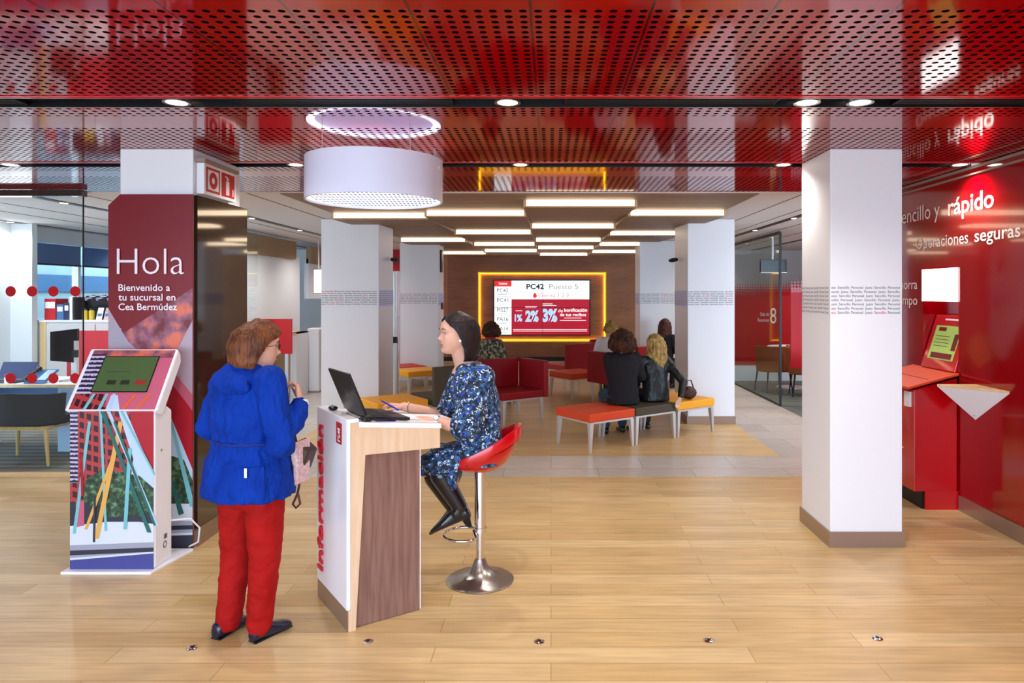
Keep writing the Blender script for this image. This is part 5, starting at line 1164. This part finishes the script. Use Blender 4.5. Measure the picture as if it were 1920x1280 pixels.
b.build('glasses', 'dark_plastic', W1, smooth=True)
b = MB(); wv = (hdR-wrR).normalized(); b.tube([wrR-wv*.012, wrR+wv*.012], [.04, .038], 16); b.build('shirt_cuff', 'white_cloth', W1, smooth=True)
# shoulder bag hanging at her right side
BG = P(556, 880, 3.46)
t = thing('shoulder_bag', 'brown and pink patterned shoulder bag hanging beside the blue jacket', 'bag', P(560, 950, 3.46))
MB().slab([P(548, 838, 3.43), P(558, 826, 3.43), P(557, 908, 3.43), P(550, 912, 3.43)], (.03, .10, 0)).build('pattern_panel', 'pattern_bag', t, bevel=.006)
MB().slab([P(556, 826, 3.46), P(579, 848, 3.48), P(566, 885, 3.48), P(556, 890, 3.46)], (.012, .10, 0)).build('flap', 'brown_bag', t, bevel=.006)
MB().tube([P(566, 880, 3.48), P(562, 905, 3.48), P(558, 925, 3.48), P(549, 945, 3.48), P(555, 952, 3.48), P(563, 944, 3.48), P(559, 926, 3.48)], .006, 8).build('strap', 'brown_bag', t, smooth=True)
MB().tube([P(556, 828, 3.47), P(545, 780, 3.5), P(520, 730, 3.5)], .005, 8).build('shoulder_strap', 'brown_bag', t, smooth=True)

# ---- seated woman at the desk
th2 = math.radians(184); f2, r2 = fr(th2); HB = V((-.415, 4.115, .73))
ZS = 4.10
neck2 = P(870, 683, 4.09); thd = math.radians(206); fh2, rh2 = fr(thd); HC2 = P(854, 625, 4.05); up2 = (Zv-fh2*.04).normalized()
snL, snR = P(906, 706, 3.94), P(868, 701, 4.26)           # near (her left) and far shoulders
enL, enR = P(868, 803, 3.86), P(838, 782, 4.22)
wnL, wnR = P(815, 789, 3.87), P(757, 762, 4.06)
hnL, hnR = P(778, 784, 3.88), P(722, 757, 4.02)
hp = [V((-.40, 4.03, .745)), V((-.40, 4.20, .745))]; kn = [P(812, 868, 4.00), P(800, 872, 4.17)]; an = [P(862, 950, 4.02), P(852, 952, 4.14)]
to2 = [P(808, 1000, 4.0), P(806, 1003, 4.12)]; he2 = [P(884, 968, 4.02), P(878, 966, 4.14)]
b = MB(); q2 = head_prims(b, HC2, fh2, rh2, 1.0, neck2, up2)
def tors(dz, fw): return V((-.405, 4.115, 0))+f2*fw+V((0, 0, dz))
b.rings([(tors(.72, 0), .15, .12), (tors(.82, .01), .145, .11), (tors(.95, .02), .125, .095), (tors(1.08, .035), .14, .105), (tors(1.20, .05), .155, .09), (tors(1.27, .06), .11, .065)], r2, f2)
for h_, k_, a_ in zip(hp, kn, an): limb(b, [h_, k_], [.078, .055]); limb(b, [k_, k_*.6+a_*.4, a_], [.052, .050, .036])
for a_, he, to in zip(an, he2, to2): limb(b, [a_, (he+to)*.5], [.034, .028]); b.tube([he*.7+to*.3+V((0, 0, .035)), to*.55+he*.45+V((0, 0, .026))], [.024, .016], 12)
for s_, e_, w_ in ((snL, enL, wnL), (snR, enR, wnR)): limb(b, [s_, e_, e_*.5+w_*.5, w_], [.048, .040, .036, .026])
hand_prims(b, wnL, hnL-wnL+V((0, 0, .004)), V((0, 0, -1)), V((-.15, .9, .1)), .95, curl=(.18, .3, .25))
hand_prims(b, wnR, hnR-wnR+V((0, 0, .0)), V((.1, -.35, -.9)), V((-.4, -.8, .2)), .95, curl=(.5, .7, .5), thumb=.45)
W2 = remesh(b, 'person', 'skin', .0036, smooth=1, origin=HB)
tag(W2, 'person with dark bob in blue floral dress, seated on red stool at the desk', 'person')
face_parts(q2, rh2, fh2, 1.0, W2, up2)
b = MB(); b.ell(q2(-.080, -.004, -.038), (.008, .008, .009)); b.build('earring', 'paper', W2, smooth=True)
b = MB()      # dress
b.rings([(tors(.70, .02), .17, .135), (tors(.78, .015), .165, .135), (tors(.88, .015), .155, .125), (tors(.98, .025), .16, .13), (tors(1.10, .04), .172, .135), (tors(1.205, .055), .172, .115), (tors(1.262, .070), .138, .090), (tors(1.292, .078), .088, .068)], r2, f2, n=26)
for h_, k_ in zip(hp, kn): limb(b, [h_, h_*.45+k_*.55, k_+V((.01, 0, 0))], [.105, .092, .075])
mid = (kn[0]+kn[1])*.5
b.rings([(V((-.545, 4.10, .575)), .155, .065), (V((-.555, 4.10, .64)), .165, .085), (V((-.56, 4.10, .72)), .165, .11), (V((-.55, 4.10, .80)), .15, .10)], r2, f2)
b.rings([(V((-.665, 4.09, .66)), .14, .045), (V((-.665, 4.09, .73)), .15, .06), (V((-.66, 4.09, .79)), .14, .05)], r2, f2)
limb(b, [snL, snL*.5+enL*.5, enL+V((.005, 0, .01))], [.072, .078, .082]); limb(b, [snR, snR*.5+enR*.5, enR], [.068, .074, .078])
b.tube([enL+V((.03, 0, .03)), enL+V((-.015, 0, .0))], [.085, .084], 18)
DR = remesh(b, 'dress', 'floral_fabric', .0075, W2, 3, disp=(.06, .012))
def sit(o, base):       # the seat carries the weight: flatten what rests on it
    for v in o.data.vertices:
        x_, y_, z_ = v.co+HB; k_ = min(1, max(0, (x_+.575)/.05)); rr_ = min(1, math.hypot(x_+.41, y_-4.115)/.2)
        fl = (base+.03*rr_**3)*k_+.40*(1-k_)
        if z_ < fl: v.co.z += (fl-z_)*.96
sit(DR, .690); sit(W2, .70)
hz = [-.162+.296*k/46 for k in range(47)]
hW = [(-.162, .060), (-.145, .074), (-.10, .084), (-.05, .089), (0, .089), (.04, .087), (.075, .077), (.10, .058), (.120, .032), (.134, .006)]
hF = [(-.162, .03), (-.10, .055), (-.04, .062), (.02, .080), (.05, .096), (.075, .088), (.10, .066), (.120, .034), (.134, .002)]
hB = [(-.162, -.112), (-.13, -.136), (-.08, -.150), (-.02, -.154), (.04, -.146), (.08, -.120), (.11, -.072), (.126, -.036), (.134, -.016)]
hP = [(-.162, 104), (-.09, 96), (-.05, 88), (0, 74), (.03, 62), (.055, 46), (.072, 30), (.086, 12), (.096, 3), (.134, 0)]
b = hair_shell(q2, hW, hF, hB, hP, hz)
remesh(b, 'hair', 'dark_hair', .0042, W2, 4, disp=(.012, .002))
for a_, k_, he, to in zip(an, kn, he2, to2):
    b = MB(); d = (to-he).normalized(); side = V((0, 1, 0)); upf = side.cross(d); upf = upf if upf.z > 0 else -upf; L_ = (to-he).length
    R = []
    for t_, w_, h1 in ((0, .024, .028), (.06, .031, .040), (.25, .034, .046), (.45, .034, .040), (.68, .037, .026), (.86, .031, .017), (.97, .016, .011), (1.0, .008, .006)): R.append((he+d*(L_*t_)+upf*(h1*.95), w_, h1))
    b.rings(R, side, upf, n=18); limb(b, [k_*.72+a_*.28, k_*.45+a_*.55, a_, he*.72+to*.28+upf*.05], [.062, .056, .046, .042])
    bt = remesh(b, 'boot', 'black_boot', .005, W2, 2)
    hb = he+d*.028; MB().rings([(hb+upf*.012, .024, .022), (hb-upf*.02, .018, .015), (hb-upf*.052, .012, .011)], side, d, n=14).build('boot_heel', 'black_metal', bt, smooth=50)
b = MB(); wd_ = (hnL-wnL).normalized(); c_ = wnL-wd_*.012; b.tube([c_-wd_*.012, c_+wd_*.012], [.033, .033], 20); wt = b.build('wristwatch', 'chrome', W2, smooth=40)
b = MB(); b.tube([c_+V((0, -.022, .022)), c_+V((0, -.026, .026))], .013, 18); b.build('watch_face', 'paper', wt)
b = MB(); wd_ = (hnR-wnR).normalized(); c_ = wnR-wd_*.03; b.tube([c_+V((0, .03*math.cos(a), .03*math.sin(a))) for a in [2*PI*i/20 for i in range(21)]], .004, 8); b.build('bracelet', 'brushed', W2, smooth=True)
t = thing('ballpoint_pen', 'purple-blue pen held in the seated woman\'s far hand', 'pen', P(738, 764, 4.0))
MB().tube([P(716, 751, 3.98), P(748, 769, 4.0)], .0048, 10).build('barrel', 'pen_blue', t, smooth=True); MB().tube([P(716, 751, 3.98), P(712, 748.5, 3.98)], [.004, .001], 10).build('tip', 'chrome', t)

# ---- seated visitors in the lounge
def visitor(label, x, y, theta, top, hair, hairlen, legs='black_cloth', skin='skin_pale', s=1.0, lean=.04, armL=None, armR=None, wide=.19, collar=None, curly=0, seat=HT, bow=.02, headturn=0):
    f, r = fr(math.radians(theta)); B = V((x, y, 0)); fh_, rh_ = fr(math.radians(theta+headturn))
    def Q(a, b_, c_): return B+r*(a*s)+f*(b_*s)+V((0, 0, seat+(c_-seat)*s))
    b = MB(); hc = Q(0, lean+bow, 1.145); nk = Q(0, lean, 1.02); q = head_prims(b, hc, fh_, rh_, s, nk)
    R_ = [(Q(0, 0, seat+.01), .16*s, .12*s), (Q(0, .0, .55), .15*s, .11*s), (Q(0, lean*.3, .70), .14*s, .10*s), (Q(0, lean*.7, .86), .165*s, .105*s), (Q(0, lean*.9, .96), .15*s, .085*s), (Q(0, lean, 1.0), .10*s, .06*s)]
    b.rings(R_, r, f)
    sh = [Q(-.165, lean*.9, .94), Q(.165, lean*.9, .94)]
    arms = [armL or [Q(-.24, .05, .72), Q(-.13, .24, .60)], armR or [Q(.24, .05, .72), Q(.13, .24, .60)]]
    hips_ = [Q(-.09, .02, seat+.075), Q(.09, .02, seat+.075)]; kn_ = [Q(-.12, .40, seat+.06), Q(.12, .40, seat+.06)]; an_ = [Q(-.11, .36, .09), Q(.11, .42, .09)]
    an_ = [V((p.x, p.y, .085)) for p in an_]
    for h_, k_, a_ in zip(hips_, kn_, an_): limb(b, [h_, k_], [.08*s, .055*s]); limb(b, [k_, a_], [.052*s, .034*s]); b.tube([a_-V((0, 0, .04)), a_+f*.15-V((0, 0, .055))], [.034, .02], 10)
    for s_, (e_, w_) in zip(sh, arms): limb(b, [s_, e_, w_], [.048*s, .036*s, .026*s])
    for (e_, w_), sd in zip(arms, (1, -1)): hand_prims(b, w_, (w_-e_)*.5+f*.08-Zv*.04, -Zv, r*sd, .95*s, curl=(.3, .4, .3))
    o = remesh(b, 'person', skin, .008, smooth=1, origin=B); tag(o, label, 'person', None)
    b = MB(); b.rings([(c_, ra+.028*s, rb+.028*s) for c_, ra, rb in R_], r, f)
    for s_, (e_, w_) in zip(sh, arms): limb(b, [s_, e_, e_*.1+w_*.9], [.068*s, .056*s, .042*s])
    remesh(b, 'jacket', top, .011, o, 2, disp=(.06, .016))
    b = MB()
    for h_, k_, a_ in zip(hips_, kn_, an_): limb(b, [h_, k_, a_+V((0, 0, .03))], [.095*s, .07*s, .055*s])
    b.ell(Q(0, 0, seat+.09), (.19*s, .14*s, .085*s), (r, f, Zv))
    remesh(b, 'trousers', legs, .011, o, 2)
    for a_ in an_:
        h0 = V((a_.x, a_.y, 0))-f*.06; b = MB(); shoe(b, h0, h0+f*.25, 1.0); b.ell(V((a_.x, a_.y, .07)), (.042, .042, .04)); remesh(b, 'shoe', 'black_boot', .009, o, 1)
    b = MB(); b.ell(q(0, -.03, .035), (.095*s, .11*s, .10*s), (rh_, fh_, Zv), n=24, k=16)
    for k in range(-6, 6):
        a = math.radians(-90+k*20+10); X_, Y_ = .090*math.cos(a), .098*math.sin(a)-.03; w_ = .030+.010*curly
        g = 1.0+.28*curly
        b.tube([q(X_*.8, Y_*.8, .07), q(X_*1.05*g, Y_*1.05*g, -.02), q(X_*1.12*g, Y_*1.1*g, -hairlen*.6), q(X_*(1.0+.1*curly), Y_-.02, -hairlen)], [w_*s, w_*s*1.05, w_*s, w_*s*.6], 10); b.ell(q(X_*(1.0+.1*curly), Y_-.02, -hairlen), [w_*s*.62]*3)
    remesh(b, 'hair', hair, .008, o, 1, disp=(.03, .02+.02*curly))
    if collar:
        b = MB(); b.rings([(Q(0, lean, .985), .095, .085), (Q(0, lean, 1.035), .075, .07)], r, f); b.build('collar', collar, o, smooth=True)
    return o
# dark bench: two visitors facing the screen
m0 = N0+bd*.665
p1 = m0+bd*.10+be*.30; p2_ = m0+bd*.50+be*.28
visitor('person with curly brown hair in a black jacket seated on dark bench', p1.x-.02, p1.y, 100, 'black_cloth', 'brown_hair', .12, 'jeans', curly=1, s=1.02, armL=[P(1146, 705, 8.05), P(1152, 742, 8.0)], collar='white_cloth')
visitor('person with long blond hair in dark leather jacket seated on dark bench', p2_.x+.06, p2_.y+.02, 112, 'leather_green', 'blond_hair', .30, 'black_tights', s=.93, armR=[P(1281, 715, 8.20), P(1276, 745, 8.10)], curly=.35, headturn=30)
visitor('person with short blond hair in a white shirt on red bench', .93, 11.02, 75, 'white_cloth', 'blond_short', .06, 'jeans', s=1.0, headturn=25, lean=.10)
visitor('person with long reddish-brown hair seated by the far right column', 1.98, 12.15, 40, 'black_cloth', 'red_brown_hair', .26, s=.98)
visitor('person in mottled scarf jacket with red collar on left red bench', -.95, 10.62, 60, 'mottled_scarf', 'brown_hair', .09, s=1.0, collar='red_matte', curly=.6, headturn=40)
t = thing('brown_handbag', 'brown handbag on the orange bench beside the blond visitor', 'bag', P(1288, 742, 8.35))
c_ = P(1291, 730, 8.42); c_.z = HT+.08
b = MB(); b.ell(c_, (.10, .06, .078)); remesh(b, 'body', 'brown_bag', .008, t, 1, disp=(.04, .02)); MB().tube([c_+V((-.06, 0, .06)), c_+V((-.03, 0, .15)), c_+V((.03, 0, .15)), c_+V((.06, 0, .06))], .008, 8).build('handle', 'brown_bag', t, smooth=True)
